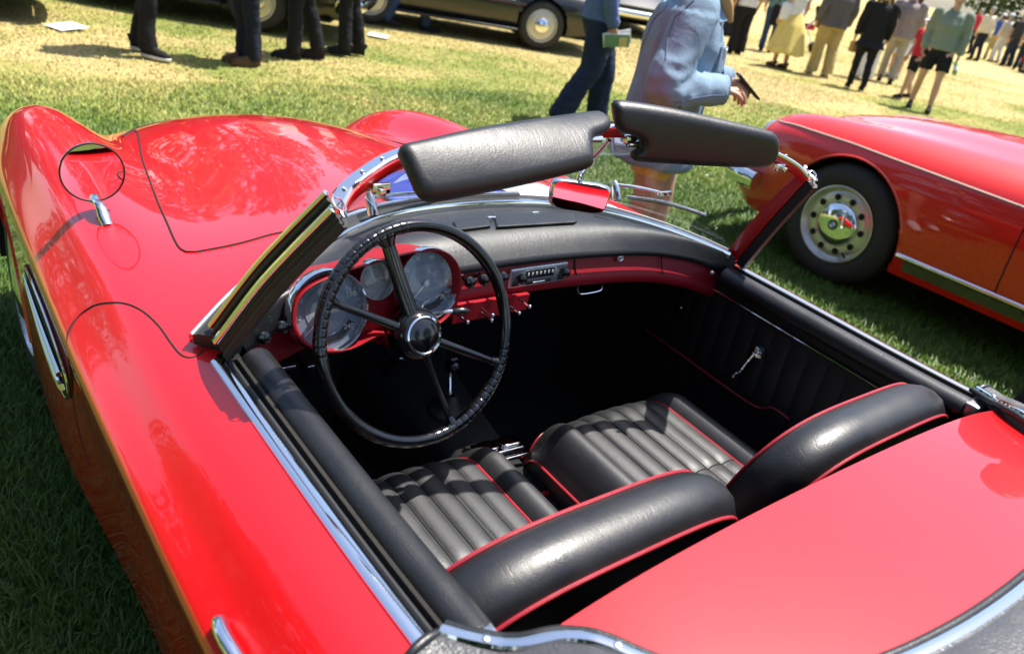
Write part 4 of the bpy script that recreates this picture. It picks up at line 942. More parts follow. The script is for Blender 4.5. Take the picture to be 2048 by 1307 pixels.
# ------------------------------------------------------------------ folded hood cover round the rear deck
def hood_cover():
    e = bpy.data.objects.new('hood_cover', None); link(e, car, label='black leather cover of the folded soft top, edged in chrome')
    inn = np.array([(-.668, -.040), (-.648, -.070), (-.615, -.108), (-.578, -.132), (-.552, -.165), (-.520, -.225), (-.455, -.295), (-.34, -.345), (-.18, -.372), (0, -.380)])
    outr = np.array([(-.742, -.055), (-.748, -.10), (-.748, -.16), (-.745, -.22), (-.735, -.30), (-.715, -.40), (-.66, -.50), (-.50, -.585), (-.26, -.625), (0, -.635)])
    full = lambda A: np.vstack([A, (A*[-1, 1])[::-1][1:]])
    n = 260; I = resample(cr(full(inn), 8), n); O = resample(cr(full(outr), 8), n); rg = np.random.default_rng(2); m = 22; V = []
    for k, t in enumerate(np.linspace(0, 1, m)):
        q = I+(O-I)*t; z = np.array([deckz(x, y) for x, y in q]); hgt = (.024+.026*math.sin(math.pi*min(1, t*1.0))**.7)*np.clip(np.minimum(np.arange(n), n-1-np.arange(n))/26, .42, 1)
        wr = .0035*np.sin(np.arange(n)*.19+3*math.sin(t*5))*math.sin(math.pi*t)+.002*np.sin(np.arange(n)*.41+t*7)*math.sin(math.pi*t)
        V.append(np.stack([q[:, 0], q[:, 1], z+hgt+wr], 1))
    V = np.array(V); mb = MB(); mb.add(V.reshape(-1, 3), gridF(m, n)); lo = [V[0]-[0, 0, .05], V[-1]-[0, 0, .05]]
    mb.add(np.vstack([V[0], lo[0]]), gridF(2, n)); mb.add(np.vstack([V[-1], lo[1]]), gridF(2, n)); mb.build('cover', 'grey_black_hide', e, sharp=None)
    P = V[0]+[0, 0, .004]; mb = MB(); mb.sweep(P, [(-.008, 0), (-.006, .004), (0, .006), (.006, .004), (.008, 0), (0, -.004)]); mb.build('edge_strip', 'chrome', e)
    dirn = np.zeros_like(P); T = np.gradient(I, axis=0); nn = np.stack([-T[:, 1], T[:, 0]], 1); nn /= np.linalg.norm(nn, axis=1)[:, None]
    for q in (1,):
        ctr = np.array([0, -.05]); sgn = np.sign(((ctr-I)*nn).sum(1)); B = P+np.c_[nn*sgn[:, None]*.013, np.zeros(n)]-[0, 0, .004]; mb = MB(); mb.tube(B, .0058, 10); mb.build('bead', 'black_leather', e)
    for sgx in (-1, 1):
        i0 = 0 if sgx < 0 else -1; a, b = V[0][i0], V[-1][i0]; mid = V[m//2][i0]; mb = MB(); mb.tube(cr([a, V[5][i0], mid, V[16][i0], b, b+[0, -.05, .0]], 5), .006, 10); mb.build('end_bead', 'black_leather', e)
    for k in (8, 30, 52, n-9, n-31): mb = MB(); mb.lathe([(.005, .004), (.0045, .0065), (.002, .0075), (0, .0075)], P[k], (0, 0, 1), 14); mb.build('screw', 'brushed', e)
    for sgx in (-1, 1):
        q = V[13][14 if sgx < 0 else -15]; mb = MB(); mb.lathe([(.013, -.002), (.012, .004), (.008, .006), (.005, .004), (0, .005)], q, (0, 0, 1), 24); mb.build('press_stud', 'chrome', e)
hood_cover()
# near-side door handle, side vent
def flank_trim():
    a, b, c = cast(452, 1248, .012), cast(474, 1290, .020), cast(520, 1370, .012)
    e = bpy.data.objects.new('door_handle', None); link(e, car); mb = MB(); mb.tube(cr([cast(446, 1240, .002), a, b, c], 8), np.r_[np.linspace(.004, .010, 9), np.full(16, .0105)], 14, flat=.8); mb.build('lever', 'chrome', e)
    v = bpy.data.objects.new('side_vent', None); link(v, car)
    ol = [(52, 528), (66, 556), (84, 600), (104, 652), (123, 706), (137, 750), (143, 786), (140, 795), (131, 782), (116, 745), (99, 695), (82, 636), (66, 578)]
    P = np.array([q for q in (cast(x, y, .001) for x, y in ol) if q is not None]); P = resample(cr(P, 4, True), 60, True); nrm = near(P.mean(0))[1]
    mb = MB(); mb.pillow(P, nrm, .012, rim=.004, dome=.1); mb.build('opening', 'void_black', v)
    mb = MB(); mb.tube(P+nrm*.004, .0028, 8, closed=True); mb.build('surround', 'chrome', v)
    for k, off in enumerate((.30, .66)):
        Q = []
        for t in np.linspace(.12, .93, 9):
            i = int(t*29); A, B = P[i], P[59-i]; Q.append(A+(B-A)*off+nrm*.011)
        mb = MB(); mb.tube(cr(Q, 3), np.linspace(.002, .0075, 25), 8); mb.build('blade', 'chrome', v)
flank_trim()
# unidentified blue and pale grey sheet laid across the scuttle ahead of the windscreen
def scuttle_sheet():
    e = thing('scuttle_sheet', 'blue and pale grey sheet lying on the bonnet behind the windscreen', 'cloth')
    def sheet(x0, x1, y0f, y1f, nm, mat, up):
        nx, ny = 60, 16; V = []
        for i in range(nx):
            x = x0+(x1-x0)*i/(nx-1)
            for j in range(ny):
                t = j/(ny-1); y = y0f(x)+(y1f(x)-y0f(x))*t; p = drop(x, y); V.append([x, y, (p[2] if p is not None else .955)+up+.004*math.sin(x*22+y*9)+.003*math.sin(y*60)])
        mb = MB(); mb.add(V, gridF(nx, ny)); mb.build(nm, mat, e, sharp=None)
    sheet(-.15, .20, lambda x: ycowl(x)+.055, lambda x: 1.20+.02*math.sin(x*14), 'blue_part', 'blue_sheet', .010)
    sheet(.17, .56, lambda x: ycowl(x)+.055, lambda x: 1.17-.25*max(0, x-.35)+.012*math.sin(x*60), 'grey_part', 'grey_sheet', .014)
simple('blue_sheet', (.02, .045, .42), .65, var=.25, vs_=14); simple('grey_sheet', (.42, .42, .50), .7, var=.25, vs_=60)
scuttle_sheet()

# ================================================================== the orange-red car parked alongside
def loft_half(stn, us_n=90, ys_n=120, mirror=True):
    C = np.array([[(x, y, z) for x, z in pr] for y, pr in stn]); nu = C.shape[1]
    A = bsp(np.linspace(0, len(stn)-1, ys_n), C); return bsp(np.linspace(0, nu-1, us_n), A.transpose(1, 0, 2), True).transpose(1, 0, 2)
def second_car():
    e = thing('parked_car', 'orange-red sports car with pale side trim and silver wheel, parked alongside', 'car', (4.09, 0, 0))
    stn = [  # local: x from centre line to flank (+x = flank side towards us after mirroring), y along the car
     (2.52, [(0,.52),(.3,.52),(.48,.54),(.56,.56),(.64,.55),(.70,.50),(.72,.44),(.70,.34),(.66,.27),(.60,.22)]),
     (2.46, [(0,.70),(.3,.69),(.46,.69),(.56,.75),(.65,.74),(.745,.66),(.775,.55),(.765,.42),(.735,.30),(.68,.22)]),
     (2.30, [(0,.825),(.25,.815),(.42,.79),(.54,.835),(.66,.835),(.785,.755),(.815,.62),(.805,.45),(.785,.31),(.74,.20)]),
     (2.05, [(0,.885),(.25,.875),(.42,.845),(.54,.868),(.66,.868),(.80,.780),(.835,.64),(.825,.45),(.81,.32),(.77,.20)]),
     (1.72, [(0,.935),(.25,.925),(.42,.890),(.54,.893),(.66,.885),(.808,.795),(.845,.65),(.835,.45),(.82,.32),(.78,.20)]),
     (1.35, [(0,.965),(.25,.955),(.42,.922),(.54,.908),(.66,.895),(.81,.80),(.845,.65),(.838,.45),(.822,.32),(.78,.20)]),
     (.90, [(0,.985),(.25,.975),(.42,.945),(.54,.925),(.66,.905),(.812,.80),(.845,.65),(.838,.45),(.822,.32),(.78,.20)]),
     (.30, [(0,.97),(.25,.965),(.42,.945),(.54,.93),(.66,.91),(.812,.80),(.845,.65),(.838,.45),(.822,.32),(.78,.20)]),
     (-.40, [(0,.96),(.25,.955),(.42,.94),(.54,.925),(.66,.905),(.81,.80),(.842,.65),(.835,.45),(.82,.32),(.78,.20)]),
     (-1.00, [(0,.90),(.25,.895),(.42,.885),(.54,.875),(.66,.86),(.79,.77),(.825,.63),(.818,.45),(.80,.33),(.76,.22)]),
     (-1.50, [(0,.78),(.25,.78),(.42,.775),(.52,.77),(.62,.755),(.72,.69),(.75,.58),(.745,.45),(.73,.35),(.69,.26)]),
     (-1.70, [(0,.60),(.25,.60),(.40,.60),(.48,.60),(.56,.59),(.64,.56),(.66,.50),(.655,.44),(.64,.38),(.60,.32)])]
    G = loft_half(stn, 110, 190); nv, nu = G.shape[:2]
    for sg in (-1, 1):
        V = (G*[sg, 1, 1]).reshape(-1, 3); F = np.array(gridF(nv, nu)); c = V[F].mean(1)
        F = F[~((((c[:, 1]-1.72)**2+(c[:, 2]-.34)**2 < .385**2) | ((c[:, 1]+.76)**2+(c[:, 2]-.34)**2 < .385**2)) & (np.abs(c[:, 0]) > .62) & (c[:, 2] < .74))]
        mb = MB(); mb.add(V, F.tolist()); mb.build('body_side', 'orange_red_paint', e, sharp=None)
        for yc in (1.72, -.76):
            a = np.linspace(-.25, math.pi+.25, 40); rim = []
            B = BVHTree.FromPolygons([tuple(v) for v in V], gridF(nv, nu))
            for t in a:
                y, z = yc+.387*math.cos(t), .34+.387*math.sin(t); h = B.ray_cast(Vector((sg*2, y, z)), Vector((-sg, 0, 0)))[0]
                if h is not None: rim.append([h.x-sg*.001, y, z])
            mb = MB(); mb.tube(np.array(rim), .007, 6); mb.build('arch_lip', 'orange_red_paint', e)
            ring = np.stack([np.zeros(40), yc+.390*np.cos(a), .34+.390*np.sin(a)], 1); mb = MB(); mb.add(np.vstack([ring+[sg*.45, 0, 0], ring+[sg*.80, 0, 0]]), gridF(2, 40)); mb.add(np.vstack([ring+[sg*.45, 0, 0], [[sg*.45, yc, .3]]]), [(j, j+1, 40) for j in range(39)]); mb.build('inner_wing', 'void_black', e)
        # side trim, rocker strip, painted reflection below it, door gap
        def on(y, z, off): h = B.ray_cast(Vector((sg*2, y, z)), Vector((-sg, 0, 0)))[0]; return np.array([h.x+sg*off, y, z]) if h is not None else None
        P = np.array([q for q in (on(y, np.interp(y, [-1.4, .8, 1.8, 2.2, 2.40], [.71, .762, .785, .777, .752]), .002) for y in np.linspace(2.42, -1.4, 60)) if q is not None]); mb = MB(); mb.tube(P, .0085, 8, flat=.6); mb.build('side_trim', 'pale_trim', e)
        P = np.array([q for q in (on(y, .318, .003) for y in np.linspace(1.325, -.36, 40)) if q is not None]); mb = MB(); mb.tube(P, .017, 10); mb.build('rocker_strip', 'chrome', e)
        P = np.array([q for q in (on(y, .272, .002) for y in np.linspace(1.28, -.34, 40)) if q is not None]); mb = MB(); mb.sweep(P, [(-.010, -.026), (.010, -.026), (.010, .026), (-.010, .026)]); mb.build('rocker_reflection', 'reflection_green_black', e)  # dark green reflection along the sill, put in as a coloured strip
        P = np.array([q for q in (on(.80, z, .0005) for z in np.linspace(.30, .84, 20)) if q is not None]); mb = MB(); mb.tube(P, .004, 6); mb.build('door_gap', 'seam_black', e)
        mb = MB(); mb.ball((sg*.80, .86, .94), (.05, .05, .03), 14, 10); mb.tube(np.array([[sg*.80, .87, .86], [sg*.80, .86, .93]]), .006, 8); mb.build('wing_mirror', 'chrome', e)
        # headlamp and bumper over-rider
        mb = MB(); mb.lathe([(.085, -.03), (.088, .0), (.080, .012), (.05, .028), (0, .036)], (sg*.60, 2.455, .655), (0, 1, .08), 28); mb.build('headlamp', 'chrome', e)
    mb = MB(); mb.tube(cr([(-.84, 2.30, .40), (-.80, 2.52, .41), (-.45, 2.66, .42), (0, 2.70, .42), (.45, 2.66, .42), (.80, 2.52, .41), (.84, 2.30, .40)], 8), .045, 12, flat=1.3); mb.build('front_bumper', 'chrome', e)
    for sg in (-1, 1): mb = MB(); mb.ball((sg*.50, 2.70, .43), (.035, .05, .10), 16, 12); mb.build('over_rider', 'chrome', e)
    mb = MB(); G0 = G[0]; r = np.vstack([G0[::-1]*[-1, 1, 1], G0[1:]]); mb.add(np.vstack([r, r.mean(0)[None]]), [(j, j+1, len(r)) for j in range(len(r)-1)]+[(len(r)-1, 0, len(r))]); mb.build('grille', 'void_black', e)
    r = np.vstack([G[-1][::-1]*[-1, 1, 1], G[-1][1:]]); mb = MB(); mb.add(np.vstack([r, r.mean(0)[None]]), [(j, j+1, len(r)) for j in range(len(r)-1)]+[(len(r)-1, 0, len(r))]); mb.build('tail_panel', 'orange_red_paint', e)
    mb = MB(); mb.box((0, .4, .20), (1.5, 3.6, .02)); mb.build('under_tray', 'void_black', e, smooth=False)
    # low cabin beyond the frame
    a = np.array([(-.62, .55, .97), (-.58, .62, .99), (0, .72, 1.0), (.58, .62, .99), (.62, .55, .97)]); b = np.array([(-.50, .12, 1.26), (-.45, .14, 1.28), (0, .2, 1.30), (.45, .14, 1.28), (.50, .12, 1.26)])
    mb = MB(); mb.add(np.vstack([resample(cr(a, 6), 31), resample(cr(b, 6), 31)]), gridF(2, 31)); mb.build('windscreen', 'clear_glass', e)
    mb = MB(); mb.tube(resample(cr(b, 6), 31), .014, 8); mb.build('screen_rail', 'chrome', e)
    mb = MB(); mb.box((0, -.1, .965), (1.1, .9, .03), None, .01); mb.build('tonneau', 'black_leather', e)
    for sg in (-1, 1):
        for yc in (1.72, -.76):
            wl = wheel(e, 'wheel', (sg*.735, yc, .34), sg, .345, .17, style='holes')
            for k in range(10):
                t = 2*math.pi*k/10; c = np.array([sg*.0745, .154*math.cos(t), .154*math.sin(t)]); mb = MB(); mb.lathe([(.019, -.002), (.017, -.003), (0, -.003)], c, (-sg, 0, 0), 14); mb.build('vent_hole', 'void_black', wl)
            mb = MB(); mb.lathe([(.128, .062), (.126, .076), (.115, .090), (.085, .104), (.045, .112), (0, .114)], (0, 0, 0), (sg, 0, 0), 48); mb.build('hub_cap', 'chrome', wl, sharp=None)
            mb = MB(); mb.lathe([(.030, .109), (.030, .1165), (.026, .1175), (.0, .1175)], (0, 0, 0), (sg, 0, 0), 28); mb.build('badge_ring', 'black_plastic', wl)
            for q in range(4):
                mb = MB(); P = [(sg*.1182, 0, 0)]+[(sg*.1182, .019*math.cos(t), .019*math.sin(t)) for t in np.linspace(q*math.pi/2, (q+1)*math.pi/2, 8)]; mb.add(P, [tuple(range(9))]); mb.build('badge_quarter', 'white_print' if q % 2 else 'badge_blue', wl, smooth=False)
            mb = MB(); t = R(232); c = np.array([sg*.085, .20*math.cos(t), .20*math.sin(t)]); mb.tube(np.array([c, c+[sg*.012, .02, .025]]), .006, 8); mb.build('valve', 'rubber', wl)
simple('pale_trim', (.62, .55, .45), .35, metal=.5, var=.08); simple('badge_blue', (.08, .25, .6), .4, var=0)
second_car()

# ================================================================== dark classic cars along the far side of the lane
def classic_car():
    e = bpy.data.objects.new('classic_car', None); link(e)
    stn = [(2.25, [(0,.55),(.3,.55),(.50,.56),(.62,.58),(.70,.56),(.74,.50),(.74,.44),(.72,.36),(.66,.30)]),
           (2.12, [(0,.80),(.3,.78),(.46,.70),(.60,.74),(.72,.72),(.79,.62),(.80,.50),(.78,.38),(.72,.27)]),
           (1.75, [(0,.98),(.3,.94),(.46,.80),(.60,.84),(.74,.83),(.84,.70),(.86,.54),(.84,.38),(.78,.24)]),
           (1.30, [(0,1.03),(.3,1.0),(.46,.87),(.60,.86),(.75,.84),(.86,.70),(.88,.54),(.86,.36),(.80,.22)]),
           (.70, [(0,1.05),(.3,1.03),(.48,.96),(.62,.90),(.75,.86),(.86,.72),(.89,.54),(.87,.36),(.81,.22)]),
           (-.2, [(0,1.04),(.3,1.03),(.52,.99),(.66,.94),(.77,.88),(.87,.74),(.90,.55),(.88,.36),(.81,.22)]),
           (-1.0, [(0,1.0),(.3,.99),(.52,.96),(.66,.92),(.77,.87),(.87,.74),(.90,.55),(.88,.36),(.81,.22)]),
           (-1.7, [(0,.88),(.3,.87),(.5,.84),(.64,.80),(.74,.76),(.83,.66),(.86,.52),(.84,.38),(.77,.25)]),
           (-2.25, [(0,.55),(.3,.55),(.48,.55),(.6,.55),(.68,.54),(.72,.50),(.73,.44),(.72,.38),(.66,.32)])]
    G = loft_half(stn, 70, 110); nv, nu = G.shape[:2]
    for sg in (-1, 1):
        V = (G*[sg, 1, 1]).reshape(-1, 3); F = np.array(gridF(nv, nu)); c = V[F].mean(1)
        F = F[~((((c[:, 1]-1.25)**2+(c[:, 2]-.33)**2 < .37**2) | ((c[:, 1]+1.15)**2+(c[:, 2]-.33)**2 < .37**2)) & (np.abs(c[:, 0]) > .62) & (c[:, 2] < .70))]
        mb = MB(); mb.add(V, F.tolist()); mb.build('body_side', 'black_paint', e, sharp=None)
        mb = MB(); mb.tube(np.array([[sg*.905, y, .62] for y in np.linspace(.8, -.7, 10)]), .010, 8); mb.build('side_trim', 'brushed', e)
        mb = MB(); mb.box((sg*.885, .05, .235), (.10, 1.7, .035), None, .012); mb.build('running_board', 'dark_trim', e)
        mb = MB(); mb.lathe([(.10, -.06), (.105, 0), (.09, .02), (.05, .04), (0, .05)], (sg*.62, 2.12, .68), (0, 1, .05), 24); mb.build('headlamp', 'chrome', e)
        mb = MB(); mb.tube(np.array([[sg*.91, -.05, .80], [sg*.92, -.17, .80]]), .012, 8); mb.build('door_handle', 'chrome', e)
        for yc in (1.25, -1.15):
            wl = wheel(e, 'wheel', (sg*.765, yc, .33), sg, .33, .17, style='holes'); mb = MB(); mb.lathe([(.115, .06), (.112, .085), (.09, .105), (.05, .118), (0, .122)], (0, 0, 0), (sg, 0, 0), 32); mb.build('hub_cap', 'chrome', wl, sharp=None)
            V_ = []; m_ = 96
            for k in range(m_): a = 2*math.pi*k/m_; r_ = .150+.014*max(0, math.sin(a*12))**.5; V_ += [(sg*.080, .10*math.cos(a), .10*math.sin(a)), (sg*.078, r_*math.cos(a), r_*math.sin(a))]
            mb = MB(); mb.add(V_, gridF(m_, 2, True)); mb.build('trim_ring', 'pale_trim', wl)
            a = np.linspace(-.2, math.pi+.2, 30); ring = np.stack([np.zeros(30), yc+.375*np.cos(a), .33+.375*np.sin(a)], 1); mb = MB(); mb.add(np.vstack([ring+[sg*.5, 0, 0], ring+[sg*.84, 0, 0]]), gridF(2, 30)); mb.add(np.vstack([ring+[sg*.5, 0, 0], [[sg*.5, yc, .3]]]), [(j, j+1, 30) for j in range(29)]); mb.build('inner_wing', 'void_black', e)
    for y0, s_ in ((2.36, 1), (-2.34, -1)):
        mb = MB(); mb.tube(cr([(-.85, y0-s_*.22, .40), (-.6, y0-s_*.04, .41), (0, y0, .41), (.6, y0-s_*.04, .41), (.85, y0-s_*.22, .40)], 8), .05, 12, flat=1.4); mb.build('bumper', 'chrome', e)
    for i, nm in ((0, 'grille'), (-1, 'tail_panel')):
        r = np.vstack([G[i][::-1]*[-1, 1, 1], G[i][1:]]); mb = MB(); mb.add(np.vstack([r, r.mean(0)[None]]), [(j, j+1, len(r)) for j in range(len(r)-1)]+[(len(r)-1, 0, len(r))]); mb.build(nm, 'brushed' if i == 0 else 'black_paint', e)
    mb = MB(); mb.box((0, 0, .23), (1.55, 4.1, .03)); mb.build('under_tray', 'void_black', e, smooth=False)
    # cabin
    ca = [(.78, .70, 1.00), (.30, .64, 1.42), (-.30, .62, 1.50), (-.90, .62, 1.44), (-1.45, .66, .98)]
    P = []
    for y, hw, z in ca: P.append([(s_*hw, y, z) for s_ in (-1, -.55, 0, .55, 1)])
    P = np.array(P); P[:, 2, 2] += .04; P[:, [1, 3], 2] += .03; mb = MB(); mb.add(np.vstack([cr(P[:, k], 8) for k in range(5)]), gridF(5, 33)); mb.build('roof', 'black_paint', e, sharp=None)
    for sg in (-1, 1):
        mb = MB(); L = cr(P[:, 4 if sg > 0 else 0], 8); low = L.copy(); low[:, 2] = .98; low[:, 0] = sg*.74; mb.add(np.vstack([L, low]), gridF(2, 33)); mb.build('side_glass', 'dial_dark', e, sharp=None)
        for y in (.1, -.75): mb = MB(); zt = np.interp(-y, -L[:, 1], L[:, 2]); mb.tube(np.array([[sg*.745, y+.02, .98], [sg*.64, y, zt]]), .03, 6); mb.build('pillar', 'black_paint', e)
    return e
def classics():
    src = classic_car(); first = True
    for (x, y), hd, lab in (((6.16, 10.10), (.886, -.463), 'black saloon with toothed bright hub caps behind the man in the blue jumper'),
                            ((12.2, 12.9), (.50, .86), 'black car seen end-on between the man in blue and the woman in denim'),
                            ((2.15, 10.05), (.80, -.60), 'black car with bright bumper behind the three trousered bystanders'),
                            ((-1.55, 9.30), (.985, -.17), 'black car whose tail shows at the top left corner')):
        o = src if first else copy_tree(src); first = False
        o.location = (x, y, 0); o.rotation_euler.z = math.atan2(hd[1], hd[0])-math.pi/2; o['label'] = lab; o['category'] = 'car'; o['group'] = 'dark classic cars across the lane'
classics()
# white cards lying on the lawn
for (x, y), (sx, sy), rz, lab in (((.66, 8.07), (.30, .22), .5, 'white card on the grass at the top left'), ((4.33, 8.86), (.20, .24), .9, 'white card on the grass beside the black trousered man'), ((12.9, 8.98), (.34, .22), .2, 'white paper on the grass behind the yellow skirt')):
    mb = MB(); c, s_ = math.cos(rz), math.sin(rz); M = np.array([[c, -s_, 0], [s_, c, 0], [0, 0, 1]]); mb.box((0, 0, 0), (sx, sy, .002), M, .0005); o = mb.build('paper_card', 'white_print', None, label=lab, category='card', group='white cards on the lawn'); o.location = (x, y, .022); o.rotation_euler = (.06, -.03, 0)

# ================================================================== people
def fabric(nm, col, rough=.85, var=.25, fold=.4):
    m, t, b = nodes(nm); setp(b, roughness=rough, specular_ior_level=.2); co = texco(t); n1 = noise(t, 9, 3, .5, co); n1n = t.nodes[-1]; n1n.inputs['Distortion'].default_value = 1.2
    t.links.new(mixc(t, noise(t, 14, 4, .65, co), tuple(x*(1-var) for x in col), tuple(min(1, x*(1+var)) for x in col)), b.inputs['Base Color'])
    h = math_(t, 'MULTIPLY_ADD', noise(t, 320, 2, .5, co), .06, n1); bump(t, b, h, fold, .014)
for nm, col in (('black_cloth', (.014, .014, .016)), ('navy_cloth', (.016, .019, .032)), ('charcoal_cloth', (.045, .044, .046)), ('jeans', (.028, .055, .13)), ('dark_jeans', (.018, .028, .055)),
                ('denim', (.20, .29, .385)), ('blue_knit', (.10, .15, .30)), ('white_cloth', (.72, .72, .74)), ('cream_cloth', (.62, .56, .44)), ('yellow_cloth', (.66, .52, .17)), ('bright_yellow', (.72, .50, .05)),
                ('khaki', (.42, .33, .15)), ('stone_cloth', (.34, .31, .24)), ('grey_cloth_p', (.11, .105, .11)), ('mauve_cloth', (.27, .22, .22)), ('sage_cloth', (.20, .24, .19)), ('red_tee', (.55, .03, .05)),
                ('royal_blue', (.05, .11, .40)), ('magenta_cloth', (.24, .012, .09)), ('tan_leather', (.40, .25, .10)), ('hair_blond', (.42, .28, .12)), ('hair_brown', (.07, .04, .022)), ('hair_grey', (.35, .34, .33)),
                ('shoe_black', (.015, .015, .016)), ('shoe_white', (.7, .7, .7)), ('shoe_brown', (.11, .06, .03)), ('print_green', (.16, .30, .12)), ('bottle_green', (.22, .42, .16)), ('teal_cloth', (.12, .22, .22))):
    fabric(nm, col)
m, t, b = nodes('skin'); setp(b, roughness=.5, subsurface_weight=.08); t.links.new(mixc(t, noise(t, 25, 3, .6, texco(t)), (.46, .26, .18), (.58, .35, .25)), b.inputs['Base Color'])
simple('eye_white', (.7, .7, .7), .3, var=0); simple('lips', (.38, .13, .11), .5, var=0)

def remesh(mb, vox, smooth=4):
    me = bpy.data.meshes.new('tmp'); me.from_pydata(np.vstack(mb.V).tolist(), [], mb.F); bm = bmesh.new(); bm.from_mesh(me); bmesh.ops.recalc_face_normals(bm, faces=bm.faces); bm.to_mesh(me); bm.free()
    o = bpy.data.objects.new('tmp', me); r = o.modifiers.new('r', 'REMESH'); r.mode = 'VOXEL'; r.voxel_size = vox; s_ = o.modifiers.new('s', 'SMOOTH'); s_.iterations = smooth; s_.factor = .5
    out = evaluated(o); V = np.array([v.co[:] for v in out.vertices]); F = [tuple(p.vertices) for p in out.polygons]
    bpy.data.objects.remove(o); bpy.data.meshes.remove(me); bpy.data.meshes.remove(out); return V, F
from mathutils import noise as mn
def folds(V, amp, q=(16, 16, 5)):
    """uneven creases pushed sideways into the cloth"""
    o = np.array([mn.noise(Vector((p[0]*q[0], p[1]*q[1], p[2]*q[2])))+.6*mn.noise(Vector((p[0]*9+p[2]*17, p[1]*9, p[2]*22))) for p in V])
    return o*amp
def vnorm(V, F):
    me_ = bpy.data.meshes.new('n'); me_.from_pydata(V.tolist(), [], F); me_.update(); n = np.array([v.normal[:] for v in me_.vertices]); bpy.data.meshes.remove(me_); return n
def loft_torso(mb, rows, n=20):
    """rows: (cx, cy, z, rx, ry)"""
    a = np.linspace(0, 2*np.pi, n, endpoint=False); V = [np.stack([cx+rx*np.cos(a), cy+ry*np.sin(a), np.full(n, z)], 1) for cx, cy, z, rx, ry in rows]
    mb.add(np.vstack(V), gridF(len(rows), n, False, True)+[tuple(range(n))[::-1], tuple((len(rows)-1)*n+k for k in range(n))])
def limb(mb, pts, rad, n=12): 
    P = cr(np.array(pts, float), 5); r_ = np.interp(np.linspace(0, 1, len(P)), np.linspace(0, 1, len(rad)), rad); mb.tube(P, r_, n)
def hand(mb, wrist, fwd, nrm, curl=.5, sc=1.0):
    """palm and five jointed fingers; fwd along the hand, nrm = palm side"""
    f = unit(fwd); n = unit(np.asarray(nrm, float)-f*(np.asarray(nrm, float)@f)); s_ = np.cross(f, n); W = np.asarray(wrist, float)
    mb.pillow(np.array([W+f*(.045*sc*(1+math.cos(a))-.005)+s_*.036*sc*math.sin(a)*(1+.12*math.cos(a)) for a in np.linspace(0, 2*math.pi, 20, endpoint=False)]), n, .026*sc, rim=.010*sc, dome=.1)
    for k, (o, L) in enumerate(((-.028, .066), (-.0095, .076), (.0095, .072), (.028, .056))):
        p = W+f*.080*sc+s_*o*sc; P = [p]; d = f
        for j, g in enumerate((.45, .32, .23)):
            th = curl*(.9 if j == 0 else 1.1)+.03*k; d = d*math.cos(th)+n*math.sin(th)*1.0; d = unit(d); P.append(P[-1]+d*L*sc*g)
            f2 = d
        mb.tube(cr(P, 3), np.linspace(.0092, .0070, 10)*sc, 8)
    P = [W+f*.018*sc-s_*.028*sc, W+f*.045*sc-s_*.050*sc+n*.010*sc, W+f*.068*sc-s_*.052*sc+n*.026*sc, W+f*.085*sc-s_*.040*sc+n*.034*sc]; mb.tube(cr(P, 3), np.linspace(.0125, .0075, 10)*sc, 8)
